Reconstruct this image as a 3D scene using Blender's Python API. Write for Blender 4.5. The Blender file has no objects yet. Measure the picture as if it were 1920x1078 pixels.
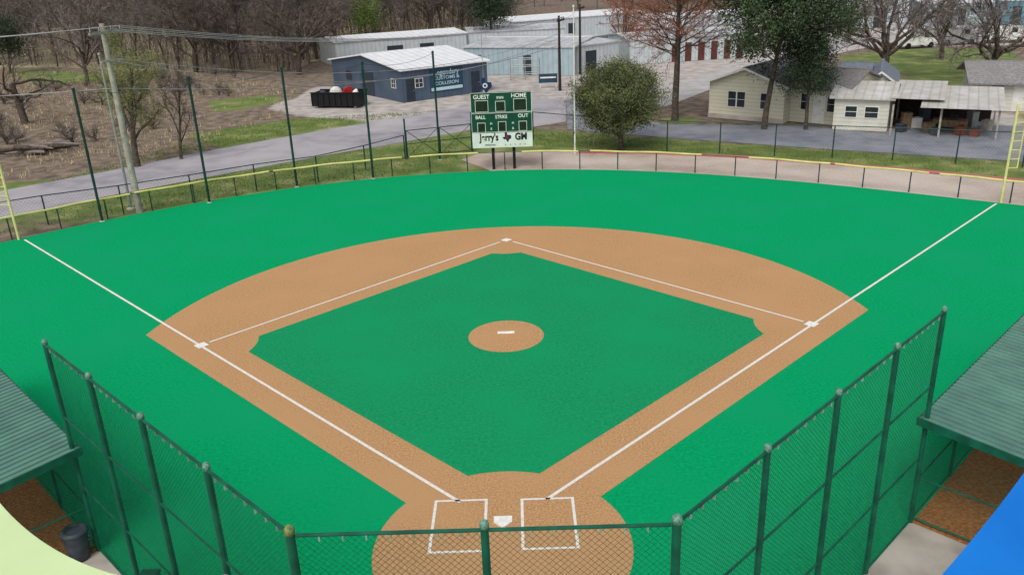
import bpy, bmesh, math, random
import numpy as np
from mathutils import Vector, Matrix
C=bpy.context.scene.collection
U=15.24/math.sqrt(2)
R_=math.radians
# ---------------------------------------------------------------- camera survey
Q=(0.6260,-16.1314,12.2420,-0.0120135,0.3707289,0.0396676,1575.04)
def basis():
    cx,cy,cz,th,p,r,f=Q
    s,c=math.sin(th),math.cos(th); sp,cp=math.sin(p),math.cos(p)
    F=Vector((s*cp,c*cp,-sp));R0=Vector((c,-s,0));U0=Vector((s*sp,c*sp,cp))
    return Vector((cx,cy,cz)),R0*math.cos(r)-U0*math.sin(r),R0*math.sin(r)+U0*math.cos(r),F,f
CP,CR,CU,CF,Cf=basis()
def G(px,py,z=0.):
    d=CF+CR*((px-960)/Cf)-CU*((py-539)/Cf)
    return CP+d*((z-CP.z)/d.z)
def proj(P):
    d=Vector(P)-CP; z=d.dot(CF); return 960+Cf*d.dot(CR)/z, 539-Cf*d.dot(CU)/z
def Hh(b,t):
    g=G(*b); lo,hi=0.,60.
    for _ in range(40):
        m=(lo+hi)/2
        if (g+Vector((0,0,m))-CP).dot(CF)<=0 or proj(g+Vector((0,0,m)))[1]<t: hi=m
        else: lo=m
    return lo
# ---------------------------------------------------------------- materials
def lin(v):
    v/=255.; return v/12.92 if v<=.04045 else ((v+.055)/1.055)**2.4
def col(c): return (lin(c[0]),lin(c[1]),lin(c[2]),1)
MATS={}
def M(name,c,c2=None,scale=4,rough=.8,metal=0,spec=.3,bump=0,bscale=None,island=False,detail=5,lo=.35,hi=.65,c3=None,scale3=.3,bd=.03):
    m=bpy.data.materials.new(name); m.use_nodes=True; nt=m.node_tree; b=nt.nodes['Principled BSDF']
    b.inputs['Roughness'].default_value=rough; b.inputs['Metallic'].default_value=metal
    b.inputs['Specular IOR Level'].default_value=spec
    tc=nt.nodes.new('ShaderNodeTexCoord')
    n=nt.nodes.new('ShaderNodeTexNoise'); n.inputs['Scale'].default_value=scale; n.inputs['Detail'].default_value=detail
    nt.links.new(tc.outputs['Object'],n.inputs['Vector'])
    r=nt.nodes.new('ShaderNodeValToRGB'); r.color_ramp.elements[0].position=lo; r.color_ramp.elements[1].position=hi
    if c2 is None: c2=tuple(x*.86 for x in c)
    r.color_ramp.elements[0].color=col(c2); r.color_ramp.elements[1].color=col(c)
    if island:
        g=nt.nodes.new('ShaderNodeNewGeometry'); mx=nt.nodes.new('ShaderNodeMath'); mx.operation='MULTIPLY_ADD'
        nt.links.new(g.outputs['Random Per Island'],mx.inputs[0]); mx.inputs[1].default_value=.4
        ad=nt.nodes.new('ShaderNodeMath'); ad.operation='SUBTRACT'; nt.links.new(n.outputs['Fac'],ad.inputs[0]); ad.inputs[1].default_value=.2
        nt.links.new(ad.outputs[0],mx.inputs[2]); nt.links.new(mx.outputs[0],r.inputs[0])
    else: nt.links.new(n.outputs['Fac'],r.inputs[0])
    out=r.outputs[0]
    if c3 is not None:
        n3=nt.nodes.new('ShaderNodeTexNoise'); n3.inputs['Scale'].default_value=scale3; n3.inputs['Detail'].default_value=4
        nt.links.new(tc.outputs['Object'],n3.inputs['Vector'])
        r3=nt.nodes.new('ShaderNodeValToRGB'); r3.color_ramp.elements[0].position=.42; r3.color_ramp.elements[1].position=.68
        r3.color_ramp.elements[0].color=(0,0,0,1); r3.color_ramp.elements[1].color=(1,1,1,1)
        nt.links.new(n3.outputs['Fac'],r3.inputs[0])
        mm=nt.nodes.new('ShaderNodeMixRGB'); nt.links.new(r3.outputs[0],mm.inputs[0]); nt.links.new(out,mm.inputs[1]); mm.inputs[2].default_value=col(c3); out=mm.outputs[0]
    nt.links.new(out,b.inputs['Base Color'])
    if bump:
        nb=nt.nodes.new('ShaderNodeTexNoise'); nb.inputs['Scale'].default_value=bscale or scale*4; nb.inputs['Detail'].default_value=3
        nt.links.new(tc.outputs['Object'],nb.inputs['Vector'])
        bp=nt.nodes.new('ShaderNodeBump'); bp.inputs['Strength'].default_value=bump; bp.inputs['Distance'].default_value=bd
        nt.links.new(nb.outputs['Fac'],bp.inputs['Height']); nt.links.new(bp.outputs[0],b.inputs['Normal'])
    MATS[name]=m; return m
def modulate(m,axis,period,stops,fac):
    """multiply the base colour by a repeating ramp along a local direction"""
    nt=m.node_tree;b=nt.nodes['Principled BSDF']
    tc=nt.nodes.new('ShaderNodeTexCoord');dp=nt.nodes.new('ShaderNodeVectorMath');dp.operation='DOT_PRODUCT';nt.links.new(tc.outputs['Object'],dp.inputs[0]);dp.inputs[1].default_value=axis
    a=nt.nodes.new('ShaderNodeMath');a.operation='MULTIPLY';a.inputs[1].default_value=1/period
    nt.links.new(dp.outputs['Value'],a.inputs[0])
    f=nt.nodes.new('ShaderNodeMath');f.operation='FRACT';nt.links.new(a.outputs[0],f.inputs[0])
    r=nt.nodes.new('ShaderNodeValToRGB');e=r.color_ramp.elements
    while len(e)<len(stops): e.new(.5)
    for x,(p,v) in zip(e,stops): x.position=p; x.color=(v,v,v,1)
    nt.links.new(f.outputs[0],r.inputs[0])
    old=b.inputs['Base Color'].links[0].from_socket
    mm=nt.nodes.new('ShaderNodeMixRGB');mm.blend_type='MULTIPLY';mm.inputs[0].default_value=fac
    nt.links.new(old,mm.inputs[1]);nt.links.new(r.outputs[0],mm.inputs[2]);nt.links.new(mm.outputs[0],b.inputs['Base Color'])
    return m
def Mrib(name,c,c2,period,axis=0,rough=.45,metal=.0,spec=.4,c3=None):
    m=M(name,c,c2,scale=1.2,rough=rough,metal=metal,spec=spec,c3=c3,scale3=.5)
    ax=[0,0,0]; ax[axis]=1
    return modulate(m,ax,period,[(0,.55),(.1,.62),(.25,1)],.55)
turf=M('turf',(10,168,107),(4,140,84),scale=11,rough=1,spec=.03,bump=.3,bscale=60,c3=(16,154,100),scale3=.3,detail=10,lo=.28,hi=.72)
turf_in=M('infield turf',(32,156,102),(15,128,80),scale=11,rough=1,spec=.05,bump=.3,bscale=60,c3=(22,149,95),scale3=.3,detail=10,lo=.28,hi=.72)
clay=M('clay turf',(206,164,120),(160,120,80),scale=18,rough=1,spec=.05,bump=.3,bscale=50,c3=(190,148,106),scale3=.35,detail=10,lo=.3,hi=.7)
chalk=M('white turf',(234,232,224),(216,212,200),scale=12,rough=.9)
rubber=M('white rubber',(240,240,234),(220,220,213),scale=8,rough=.6)
asph=M('asphalt',(164,160,165),(140,136,142),scale=.8,rough=.9,bump=.2,bscale=20,c3=(176,172,173),scale3=.15,detail=10)
asph_b=M('blue asphalt',(130,134,143),(112,116,126),scale=.8,rough=.9,bump=.2,bscale=20,c3=(148,150,155),scale3=.2,detail=10)
conc=M('concrete',(184,176,164),(150,142,130),scale=1.1,rough=.9,bump=.2,bscale=15,c3=(196,188,176),scale3=.5,detail=10)
conc_p=M('pinkish concrete',(196,176,162),(172,154,140),scale=.7,rough=.9,bump=.2,bscale=15,c3=(206,192,180),scale3=.15,detail=10)
concl=M('light concrete',(188,184,182),(166,162,160),scale=.6,rough=.9,detail=9)
brownt=M('brown turf',(178,120,70),(136,86,46),scale=12,rough=.95,bump=.4,bscale=40)
gpost=M('green fence steel',(14,98,75),(7,72,56),scale=3,rough=.5,spec=.3)
gwire=M('green fence wire',(18,96,68),(10,72,52),scale=3,rough=.5,spec=.2)
gcap=M('weathered green cap',(118,160,142),(60,114,94),scale=30,rough=.5)
ycap2=M('yellowed cap',(150,150,70),(60,104,76),scale=20,rough=.5)
tiem=M('aluminium tie',(160,196,180),(120,150,136),scale=3,rough=.4,metal=.3)
dgpost=M('dark green pole',(24,66,62),(14,46,44),scale=2,rough=.5)
blkwire=M('dark wire',(45,62,58),(36,48,46),scale=3,rough=.6)
yellow=M('yellow plastic',(226,217,142),(200,190,112),scale=1.2,rough=.5)
yellowp=M('pale yellow paint',(232,224,158),(210,202,132),scale=3,rough=.5)
S2=math.sqrt(.5); RP=.2
roofs={}
for s_ in (1,-1):
    roofs[s_]=modulate(M('green sheet roof',(98,142,126),(82,122,110),scale=1.5,rough=.45,spec=.35,c3=(90,130,118),scale3=.6),(s_*S2,S2,0),RP,[(0,1),(.05,1),(.12,.45),(.2,1.1),(.32,1.1),(.4,.5),(.48,1)],.7)  # rib shading painted into the colour: dark stripes at rib sides, lighter tops
sbg=M('scoreboard green',(12,74,56),(8,62,46),scale=2,rough=.45)
sbg2=M('scoreboard dark window',(34,52,40),(22,36,28),scale=5,rough=.3)
sbw=M('white panel',(226,230,222),(212,216,208),scale=3,rough=.5)
black=M('black paint',(24,24,26),(14,14,16),scale=3,rough=.5)
white=M('white paint',(232,232,226),(212,212,206),scale=2,rough=.5)
whitel=M('white letters',(240,242,236),(232,234,228),scale=2,rough=.5)
skyl=M('pale blue letters',(190,218,226),(170,204,216),scale=2,rough=.5)
navy=M('navy paint',(26,44,92),(18,34,76),scale=3,rough=.5)
red=M('red paint',(150,40,40),(128,32,32),scale=3,rough=.5)
redb=M('bright red plastic',(190,40,40),(160,30,30),scale=3,rough=.5)
redk=M('faded red paint',(190,104,104),(172,120,112),scale=1.5,rough=.8)
wood=M('weathered pole wood',(178,172,160),(142,136,126),scale=3,rough=.9)
woodd=M('dark pole wood',(58,48,44),(42,36,32),scale=3,rough=.9)
galv=M('galvanised steel',(168,172,170),(148,152,150),scale=3,rough=.45,metal=.4)
wirem=M('overhead wire',(156,156,158),(126,126,130),scale=1,rough=.5)
bark=M('bark',(98,88,78),(62,54,48),scale=5,rough=.95,bump=.6,bscale=20)
twig=M('bare twigs',(122,110,102),(72,63,58),scale=1.5,rough=.95,island=True)
twig2=M('grey bare twigs',(140,131,125),(86,78,74),scale=1.5,rough=.95,island=True)
twigr=M('rust twigs',(158,106,84),(104,68,54),scale=1.5,rough=.95,island=True)
twigo=M('olive twigs',(136,132,88),(96,92,62),scale=1.5,rough=.95,island=True)
leafo=M('dusty olive leaves',(116,122,78),(56,64,38),scale=.9,rough=.85,island=True)
leafb=M('pale budding leaves',(146,150,98),(100,104,66),scale=.9,rough=.8,island=True)
leafd=M('dark evergreen leaves',(66,84,58),(28,40,28),scale=.9,rough=.85,island=True)
leafg=M('evergreen leaves',(80,98,62),(34,48,30),scale=.9,rough=.85,island=True)
leafy=M('spring green leaves',(134,158,74),(80,104,44),scale=.9,rough=.8,island=True)
drygr=M('dry grass blades',(196,180,148),(134,122,90),scale=.9,rough=.9,island=True)
grgr=M('green grass blades',(126,142,70),(84,104,46),scale=.9,rough=.9,island=True)
glass=M('window glass',(48,54,60),(34,38,44),scale=2,rough=.08,spec=.7)
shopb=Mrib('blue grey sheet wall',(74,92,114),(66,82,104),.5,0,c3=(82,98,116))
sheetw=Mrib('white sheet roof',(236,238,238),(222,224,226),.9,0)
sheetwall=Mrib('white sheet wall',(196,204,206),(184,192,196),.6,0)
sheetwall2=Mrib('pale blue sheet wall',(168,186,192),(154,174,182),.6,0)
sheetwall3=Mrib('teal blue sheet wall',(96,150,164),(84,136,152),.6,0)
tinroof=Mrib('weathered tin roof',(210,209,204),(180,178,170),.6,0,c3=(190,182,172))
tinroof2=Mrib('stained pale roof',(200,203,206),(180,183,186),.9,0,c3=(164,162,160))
trimd=M('dark trim',(50,60,72),(40,48,58),scale=3,rough=.5)
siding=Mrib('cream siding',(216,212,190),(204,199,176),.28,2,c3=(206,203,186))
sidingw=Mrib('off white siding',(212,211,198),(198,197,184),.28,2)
shing=M('grey shingles',(152,150,148),(118,116,118),scale=5,rough=.95,bump=.3,c3=(132,128,124),scale3=.6)
shingb=M('blue grey shingles',(124,131,142),(102,109,120),scale=5,rough=.95,bump=.3)
reddoor=M('brick red door',(104,58,54),(84,48,46),scale=1,rough=.6)
lime=M('lime canopy fabric',(206,226,172),(198,219,162),scale=.6,rough=.8,bump=.15,bscale=90)
bluef=M('blue canopy fabric',(10,122,214),(4,112,204),scale=.6,rough=.8,bump=.15,bscale=90)
binm=M('dark grey plastic',(66,74,82),(50,58,66),scale=5,rough=.5)
orange=M('orange plastic',(150,84,60),(120,64,48),scale=5,rough=.5)
teal=M('teal banner',(44,76,98),(34,62,82),scale=2,rough=.6)
tan=M('tan cardboard',(140,118,90),(110,92,70),scale=5,rough=.9)
# ---------------------------------------------------------------- mesh builder
class MB:
    def __init__(s): s.v=[]; s.f=[]
    def obox(s,O,u,v,w,a,b,c):
        O=Vector(O);u=Vector(u);v=Vector(v);w=Vector(w);n=len(s.v)
        for k in c:
            for j in b:
                for i in a: s.v.append(tuple(O+u*i+v*j+w*k))
        for q in ((0,2,3,1),(4,5,7,6),(0,1,5,4),(2,6,7,3),(0,4,6,2),(1,3,7,5)): s.f.append([n+x for x in q])
        return s
    def box(s,x0,x1,y0,y1,z0,z1): return s.obox((0,0,0),(1,0,0),(0,1,0),(0,0,1),(x0,x1),(y0,y1),(z0,z1))
    def poly(s,pts):
        n=len(s.v); s.v+= [tuple(p) for p in pts]; s.f.append(list(range(n,n+len(pts)))); return s
    def prism(s,pts,d):
        d=Vector(d);n=len(s.v);k=len(pts)
        s.v+=[tuple(p) for p in pts]+[tuple(Vector(p)+d) for p in pts]
        s.f.append(list(range(n,n+k))[::-1]); s.f.append(list(range(n+k,n+2*k)))
        for i in range(k): s.f.append([n+i,n+(i+1)%k,n+k+(i+1)%k,n+k+i])
        return s
    def tube(s,pts,rad,k=6,cap=True):
        if not isinstance(rad,(list,tuple)): rad=[rad]*len(pts)
        pts=[Vector(p) for p in pts]; base=len(s.v)
        for i,p in enumerate(pts):
            d=(pts[min(i+1,len(pts)-1)]-pts[max(i-1,0)]).normalized()
            a=Vector((0,0,1)) if abs(d.z)<.9 else Vector((1,0,0))
            e1=d.cross(a).normalized(); e2=d.cross(e1)
            for j in range(k):
                t=2*math.pi*j/k; s.v.append(tuple(p+(e1*math.cos(t)+e2*math.sin(t))*rad[i]))
        for i in range(len(pts)-1):
            for j in range(k):
                a0=base+i*k+j;a1=base+i*k+(j+1)%k; s.f.append([a0,a1,a1+k,a0+k])
        if cap and k>3:
            s.f.append([base+j for j in range(k)]); s.f.append([base+(len(pts)-1)*k+j for j in range(k)][::-1])
        return s
    def lathe(s,O,prof,k=16):
        O=Vector(O);base=len(s.v)
        for r,z in prof:
            for j in range(k):
                t=2*math.pi*j/k; s.v.append((O.x+r*math.cos(t),O.y+r*math.sin(t),O.z+z))
        for i in range(len(prof)-1):
            for j in range(k):
                a0=base+i*k+j;a1=base+i*k+(j+1)%k; s.f.append([a0,a1,a1+k,a0+k])
        s.f.append([base+j for j in range(k)][::-1]); s.f.append([base+(len(prof)-1)*k+j for j in range(k)])
        return s
    def build(s,name,mat,parent=None,smooth=False,loc=None):
        me=bpy.data.meshes.new(name); me.from_pydata(s.v,[],s.f)
        me.materials.append(mat)
        if smooth: me.polygons.foreach_set('use_smooth',[True]*len(me.polygons))
        me.update()
        o=bpy.data.objects.new(name,me); C.objects.link(o)
        if parent: o.parent=parent
        if loc is not None: o.location=loc
        return o
def tag(o,label=None,cat=None,group=None,kind=None):
    if label: o['label']=label
    if cat: o['category']=cat
    if group: o['group']=group
    if kind: o['kind']=kind
    return o
def thing(name,label,cat,loc=(0,0,0),rz=0,group=None):
    o=bpy.data.objects.new(name,None); C.objects.link(o); o.location=loc; o.rotation_euler=(0,0,rz); o.empty_display_size=.2
    return tag(o,label,cat,group)
def copy_tree(root,loc,rz=0,sc=1,label=None,group=None):
    r=root.copy(); C.objects.link(r); r.location=loc; r.rotation_euler=(0,0,rz); r.scale=(sc,sc,sc) if not isinstance(sc,tuple) else sc
    if label: r['label']=label
    if group: r['group']=group
    for ch in list(root.children):
        c=ch.copy(); C.objects.link(c); c.parent=r
        for g in ch.children:
            d=g.copy(); C.objects.link(d); d.parent=c
    return r
def sheet(name,pts,z,mat,kind='structure'):
    bm=bmesh.new(); vs=[bm.verts.new((p[0],p[1],z)) for p in pts]; f=bm.faces.new(vs); bm.normal_update()
    if f.normal.z<0: f.normal_flip()
    bmesh.ops.triangulate(bm,faces=bm.faces[:])
    me=bpy.data.meshes.new(name); bm.to_mesh(me); bm.free(); me.materials.append(mat)
    ob=bpy.data.objects.new(name,me); C.objects.link(ob); ob['kind']=kind; return ob
def Gs(pp): return [G(*p) for p in pp]
def text(parent,name,s,mat,x,y,z,size,off=.0,ext=.006,sx=1.0):
    cu=bpy.data.curves.new(name,'FONT'); cu.body=s; cu.size=size; cu.align_x='CENTER'; cu.align_y='CENTER'; cu.extrude=ext; cu.offset=off*size
    o=bpy.data.objects.new(name,cu); C.objects.link(o)
    bpy.context.view_layer.update()
    me=bpy.data.meshes.new_from_object(o.evaluated_get(bpy.context.evaluated_depsgraph_get()))
    bpy.data.objects.remove(o); bpy.data.curves.remove(cu)
    me.transform(Matrix.Translation((x,y,z))@Matrix.Rotation(math.pi/2,4,'X')@Matrix.Diagonal((sx,1,1,1)))
    me.materials.clear(); me.materials.append(mat); me.name=name
    ob=bpy.data.objects.new(name,me); C.objects.link(ob); ob.parent=parent; return ob
# ---------------------------------------------------------------- camera
cam=bpy.data.cameras.new('camera'); cam.sensor_width=36; cam.lens=36*Cf/1920; cam.clip_end=3000; cam.clip_start=.1
co=bpy.data.objects.new('camera',cam); C.objects.link(co)
co.matrix_world=Matrix((( CR.x,CU.x,-CF.x,CP.x),(CR.y,CU.y,-CF.y,CP.y),(CR.z,CU.z,-CF.z,CP.z),(0,0,0,1)))
bpy.context.scene.camera=co
# ---------------------------------------------------------------- light
sc=bpy.context.scene; w=bpy.data.worlds.new('World'); sc.world=w; w.use_nodes=True
nt=w.node_tree; bg=nt.nodes['Background']; sky=nt.nodes.new('ShaderNodeTexSky'); sky.sky_type='NISHITA'; sky.sun_disc=False
SE,SR=R_(52),R_(200)
sky.sun_elevation=SE; sky.sun_rotation=SR; sky.dust_density=4; sky.air_density=1; sky.ozone_density=1
hs=nt.nodes.new('ShaderNodeHueSaturation'); hs.inputs['Saturation'].default_value=.35
nt.links.new(sky.outputs[0],hs.inputs['Color']); nt.links.new(hs.outputs[0],bg.inputs[0]); bg.inputs[1].default_value=.145
sl=bpy.data.lights.new('sun','SUN'); sl.energy=1.05; sl.angle=R_(24); sl.color=(1,.97,.93)
so=bpy.data.objects.new('sun',sl); C.objects.link(so)
sd=Vector((math.sin(SR)*math.cos(SE),math.cos(SR)*math.cos(SE),math.sin(SE)))
so.rotation_euler=(-sd).to_track_quat('-Z','Y').to_euler()
sc.view_settings.view_transform='Standard'; sc.view_settings.look='None'; sc.view_settings.exposure=0
# ---------------------------------------------------------------- ground
def inpoly(X,Y,poly):
    r=np.zeros(X.shape,bool);n=len(poly)
    for i in range(n):
        x0,y0=poly[i][0],poly[i][1];x1,y1=poly[(i+1)%n][0],poly[(i+1)%n][1]
        if y0==y1: continue
        c=((y0>Y)!=(y1>Y))&(X<(x1-x0)*(Y-y0)/(y1-y0)+x0); r^=c
    return r
xs=np.concatenate([np.linspace(-1500,-190,8),np.arange(-180,220,1.25),np.linspace(230,1500,8)])
ys=np.concatenate([np.linspace(-1500,-60,6),np.arange(-50,26,8.),np.arange(30,260,1.0),np.linspace(270,500,20),np.linspace(600,2500,6)])
X,Y=np.meshgrid(xs,ys); ny,nx=X.shape
def mask(polys):
    m=np.zeros(X.shape)
    for p in polys: m=np.maximum(m,inpoly(X,Y,Gs(p)).astype(float))
    for _ in range(2):
        a=m.copy(); a[1:-1,1:-1]=(m[1:-1,1:-1]*2+m[:-2,1:-1]+m[2:,1:-1]+m[1:-1,:-2]+m[1:-1,2:])/6; m=a
    return m
grass=mask([[(-80,470),(-80,405),(200,357),(400,318),(600,280),(760,262),(880,242),(1000,240),(1150,250),(1300,262),(1600,283),(1920,303),(2100,315),(2100,420),(1500,350),(960,325),(500,370)],
 [(-80,372),(60,352),(200,325),(400,283),(600,246),(720,226),(820,212),(800,205),(560,222),(420,243),(330,255),(420,275),(240,310),(80,335),(-80,350)],
 [(1000,188),(1060,180),(1060,170),(1000,172)],[(0,130),(120,132),(260,150),(60,160)],[(380,190),(520,175),(540,190),(400,215)],
 [(1570,105),(1690,92),(1900,90),(1920,125),(1800,140),(1600,140)],[(1240,215),(1330,222),(1330,235),(1240,232)],[(1600,150),(1920,130),(1920,150),(1700,170)]])
gravel=mask([[(500,205),(590,160),(760,165),(1060,140),(1060,190),(1000,190),(850,205),(720,230),(560,218)],
 [(860,140),(900,60),(1500,36),(1920,10),(2100,10),(2100,90),(1900,84),(1560,92),(1400,130),(1240,170),(1060,190)],[(1660,235),(1920,200),(1920,262),(1660,262)],[(860,310),(900,287),(1000,290),(980,318)]])
litter=mask([[(-200,135),(-200,-40),(960,-40),(960,55),(640,90),(560,130),(330,135),(100,125)],[(1240,240),(1240,185),(1340,175),(1570,185),(1660,250),(1500,240)],[(1040,272),(1180,258),(1420,268),(1420,285),(1180,290)],
 [(130,330),(230,300),(380,285),(390,262),(240,270)]])
me=bpy.data.meshes.new('ground')
V=np.stack([X.ravel(),Y.ravel(),np.full(X.size,-.03)],1)
idx=np.arange(X.size).reshape(ny,nx)
Fq=np.stack([idx[:-1,:-1].ravel(),idx[:-1,1:].ravel(),idx[1:,1:].ravel(),idx[1:,:-1].ravel()],1)
me.vertices.add(len(V)); me.vertices.foreach_set('co',V.ravel())
me.loops.add(Fq.size); me.loops.foreach_set('vertex_index',Fq.ravel().astype(np.int32))
me.polygons.add(len(Fq)); me.polygons.foreach_set('loop_start',(np.arange(len(Fq))*4).astype(np.int32)); me.polygons.foreach_set('loop_total',np.full(len(Fq),4,np.int32))
at=me.color_attributes.new('zone','FLOAT_COLOR','POINT')
at.data.foreach_set('color',np.stack([grass.ravel(),gravel.ravel(),litter.ravel(),np.ones(X.size)],1).ravel())
me.update(calc_edges=True); me.validate()
gm=M('ground cover',(190,176,150),(142,126,102),scale=.45,rough=.97,bump=.6,bscale=3,detail=11,lo=.36,hi=.64,c3=(140,142,98),scale3=.16)
nt=gm.node_tree; b=nt.nodes['Principled BSDF']; cur=b.inputs['Base Color'].links[0].from_socket
at_=nt.nodes.new('ShaderNodeAttribute'); at_.attribute_name='zone'; sep=nt.nodes.new('ShaderNodeSeparateColor'); nt.links.new(at_.outputs['Color'],sep.inputs[0])
tc=nt.nodes.new('ShaderNodeTexCoord')
def noise(s,d=6):
    n=nt.nodes.new('ShaderNodeTexNoise'); n.inputs['Scale'].default_value=s; n.inputs['Detail'].default_value=d; nt.links.new(tc.outputs['Object'],n.inputs['Vector']); return n.outputs['Fac']
def ramp(src,c1,c2,p1=.35,p2=.65,c3=None):
    r=nt.nodes.new('ShaderNodeValToRGB'); e=r.color_ramp.elements; e[0].position=p1;e[1].position=p2;e[0].color=c1;e[1].color=c2
    if c3: x=e.new((p1+p2)/2); x.color=c3
    nt.links.new(src,r.inputs[0]); return r.outputs[0]
def layer(cur,ch,colr,amp=.9,ns=.6):
    a=nt.nodes.new('ShaderNodeMath');a.operation='MULTIPLY_ADD';nt.links.new(noise(ns,8),a.inputs[0]);a.inputs[1].default_value=amp;nt.links.new(sep.outputs[ch],a.inputs[2])
    k=ramp(a.outputs[0],(0,0,0,1),(1,1,1,1),.5+amp*.45,.72+amp*.45)
    mm=nt.nodes.new('ShaderNodeMixRGB');nt.links.new(k,mm.inputs[0]);nt.links.new(cur,mm.inputs[1]);nt.links.new(colr,mm.inputs[2]);return mm.outputs[0]
cur=layer(cur,2,ramp(noise(1.1,9),col((92,82,72)),col((144,126,108)),.35,.65),.5)
cur=layer(cur,0,ramp(noise(.5,9),col((90,108,52)),col((156,150,104)),.35,.72,col((110,126,66))),.6)
cur=layer(cur,1,ramp(noise(.9,9),col((156,148,142)),col((194,186,180)),.35,.65),.3,1.2)
nt.links.new(cur,b.inputs['Base Color'])
me.materials.append(gm)
go=bpy.data.objects.new('ground',me); C.objects.link(go); go['kind']='structure'
sheet('road',Gs([(-300,422),(-80,374),(0,358),(200,321),(400,281),(600,245),(720,225),(850,203),(1000,186),(1060,186),(1062,228),(1000,238),(885,243),(760,266),(600,293),(400,330),(200,368),(0,413),(-80,430),(-300,476)]),-.010,asph)
sheet('side_road',Gs([(1062,186),(1180,205),(1240,233),(1500,236),(1650,250),(1760,234),(1920,236),(2200,250),(2200,322),(1920,303),(1600,283),(1300,262),(1150,250),(1064,242)]),-.006,asph_b)
sheet('back_road',Gs([(1060,183),(1190,172),(1240,165),(1330,138),(1480,100),(1570,78),(1700,66),(1920,58),(1920,68),(1720,78),(1600,94),(1420,138),(1340,165),(1250,200),(1180,203)]),.002,concl)
# ---------------------------------------------------------------- field
fb=[(0,458),(60,443),(250,402),(393,378),(500,362),(620,347),(750,331),(870,323),(943,320),(1105,320),(1300,327),(1450,338),(1600,352),(1750,368),(1880,383),(1920,387)]
pp=[G(*p) for p in fb]; ph=np.array([math.atan2(p.x,p.y) for p in pp]); rr=np.array([math.hypot(p.x,p.y) for p in pp])
PF=np.polyfit(ph,rr,4)
def arcp(t,off=0): 
    r=float(np.polyval(PF,max(-.86,min(.86,t))))+off; return Vector((r*math.sin(t),r*math.cos(t),0))
T0,T1=-1.0,1.0
arc=[arcp(T0+(T1-T0)*i/120,.15) for i in range(121)]
sheet('turf',[(p.x,p.y) for p in arc]+[(34,-12),(-34,-12)],0,turf)
sheet('parking_lot',[tuple(G(*p)[:2]) for p in [(865,300),(900,287),(1000,283),(1200,284),(1400,293),(1700,316),(1920,337),(2200,365)]]+[(arcp(t,.16).x,arcp(t,.16).y) for t in np.linspace(.95,-.03,40)],.004,conc_p)
kb=MB(); kp=[G(*p) for p in [(1085,288),(1200,288),(1400,297),(1700,320),(1920,341),(2200,370)]]
for a,b2 in zip(kp[:-1],kp[1:]):
    u=(b2-a).normalized(); v=Vector((-u.y,u.x,0)); kb.obox(a,u,v,(0,0,1),(0,(b2-a).length),(-.08,.08),(0,.13))
tag(kb.build('kerb',redk),kind='structure')
def circ(cx,cy,r,a0,a1,n=40): return [(cx+r*math.cos(a0+(a1-a0)*i/n),cy+r*math.sin(a0+(a1-a0)*i/n)) for i in range(n+1)]
PO=1.27; hc=(0,-.6,2.92); ac=(0,10.4,13.22)
def isect(cx,cy,r,k,sgn):
    A=2;B=-2*cx-2*(k+cy);Cc=cx*cx+(k+cy)**2-r*r; D=math.sqrt(B*B-4*A*Cc); x=(-B+sgn*D)/(2*A); return x,x-k
hx,hy=isect(*hc,PO,1); ax,ay=isect(*ac,PO,1)
a1=math.atan2(ay-ac[1],ax-ac[0]); h1=math.atan2(hy-hc[1],hx-hc[0])
outer=circ(ac[0],ac[1],ac[2],a1,math.pi-a1,80)+circ(hc[0],hc[1],hc[2],math.pi-h1,2*math.pi+h1,60)
sheet('infield_clay',outer,.004,clay)
PI2=1.25; bc=2.0
def dia():
    pts=[]
    x,y=isect(*hc,-PI2,1); a=math.atan2(y-hc[1],x-hc[0])
    pts+=circ(hc[0],hc[1],hc[2],math.pi-a,a,16)
    def cut(cx,cy,p0,p1):
        a0=math.atan2(p0[1]-cy,p0[0]-cx);a1_=math.atan2(p1[1]-cy,p1[0]-cx)
        if a0<0:a0+=2*math.pi
        if a1_<0:a1_+=2*math.pi
        return circ(cx,cy,bc,a0,a1_,14)
    x0=isect(U,U,bc,-PI2,-1)
    c1=cut(U,U,x0,(x0[0],2*U-x0[1])); pts+=c1
    rot=lambda p:(-(p[1]-U),U+p[0]); c2=[rot(p) for p in c1]; pts+=c2
    pts+=[rot(p) for p in c2]
    return pts
sheet('infield_turf',dia(),.008,turf_in)
sheet('mound',circ(.03,10.7,1.32,0,2*math.pi*(63/64),63),.012,clay)
def strip(name,a,b2,w,z=.014):
    a=Vector((a[0],a[1],z));b2=Vector((b2[0],b2[1],z));u=(b2-a).normalized();v=Vector((-u.y,u.x,0))*w/2
    o=MB().poly([a-v,b2-v,b2+v,a+v]).build(name,chalk); o['kind']='structure'; return o
fr=G(1880,384); fl=G(32,453)
strip('foul_line',(1.05,1.05),((fr.x+fr.y)/2,(fr.x+fr.y)/2),.095)
strip('foul_line',(-1.05,1.05),(-(fl.y-fl.x)/2,(fl.y-fl.x)/2),.095)
strip('base_line',(U-.25,U+.25),(.3,2*U-.3),.085); strip('base_line',(-U+.25,U+.25),(-.3,2*U-.3),.085)
def bbox_frame(name,x0,x1,y0,y1,w=.07,z=.014):
    m=MB()
    m.poly([(x0,y0,z),(x1,y0,z),(x1,y0+w,z),(x0,y0+w,z)]).poly([(x0,y1-w,z),(x1,y1-w,z),(x1,y1,z),(x0,y1,z)])
    m.poly([(x0,y0+w,z),(x0+w,y0+w,z),(x0+w,y1-w,z),(x0,y1-w,z)]).poly([(x1-w,y0+w,z),(x1,y0+w,z),(x1,y1-w,z),(x1-w,y1-w,z)])
    o=m.build(name,chalk); o['kind']='structure'
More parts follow.
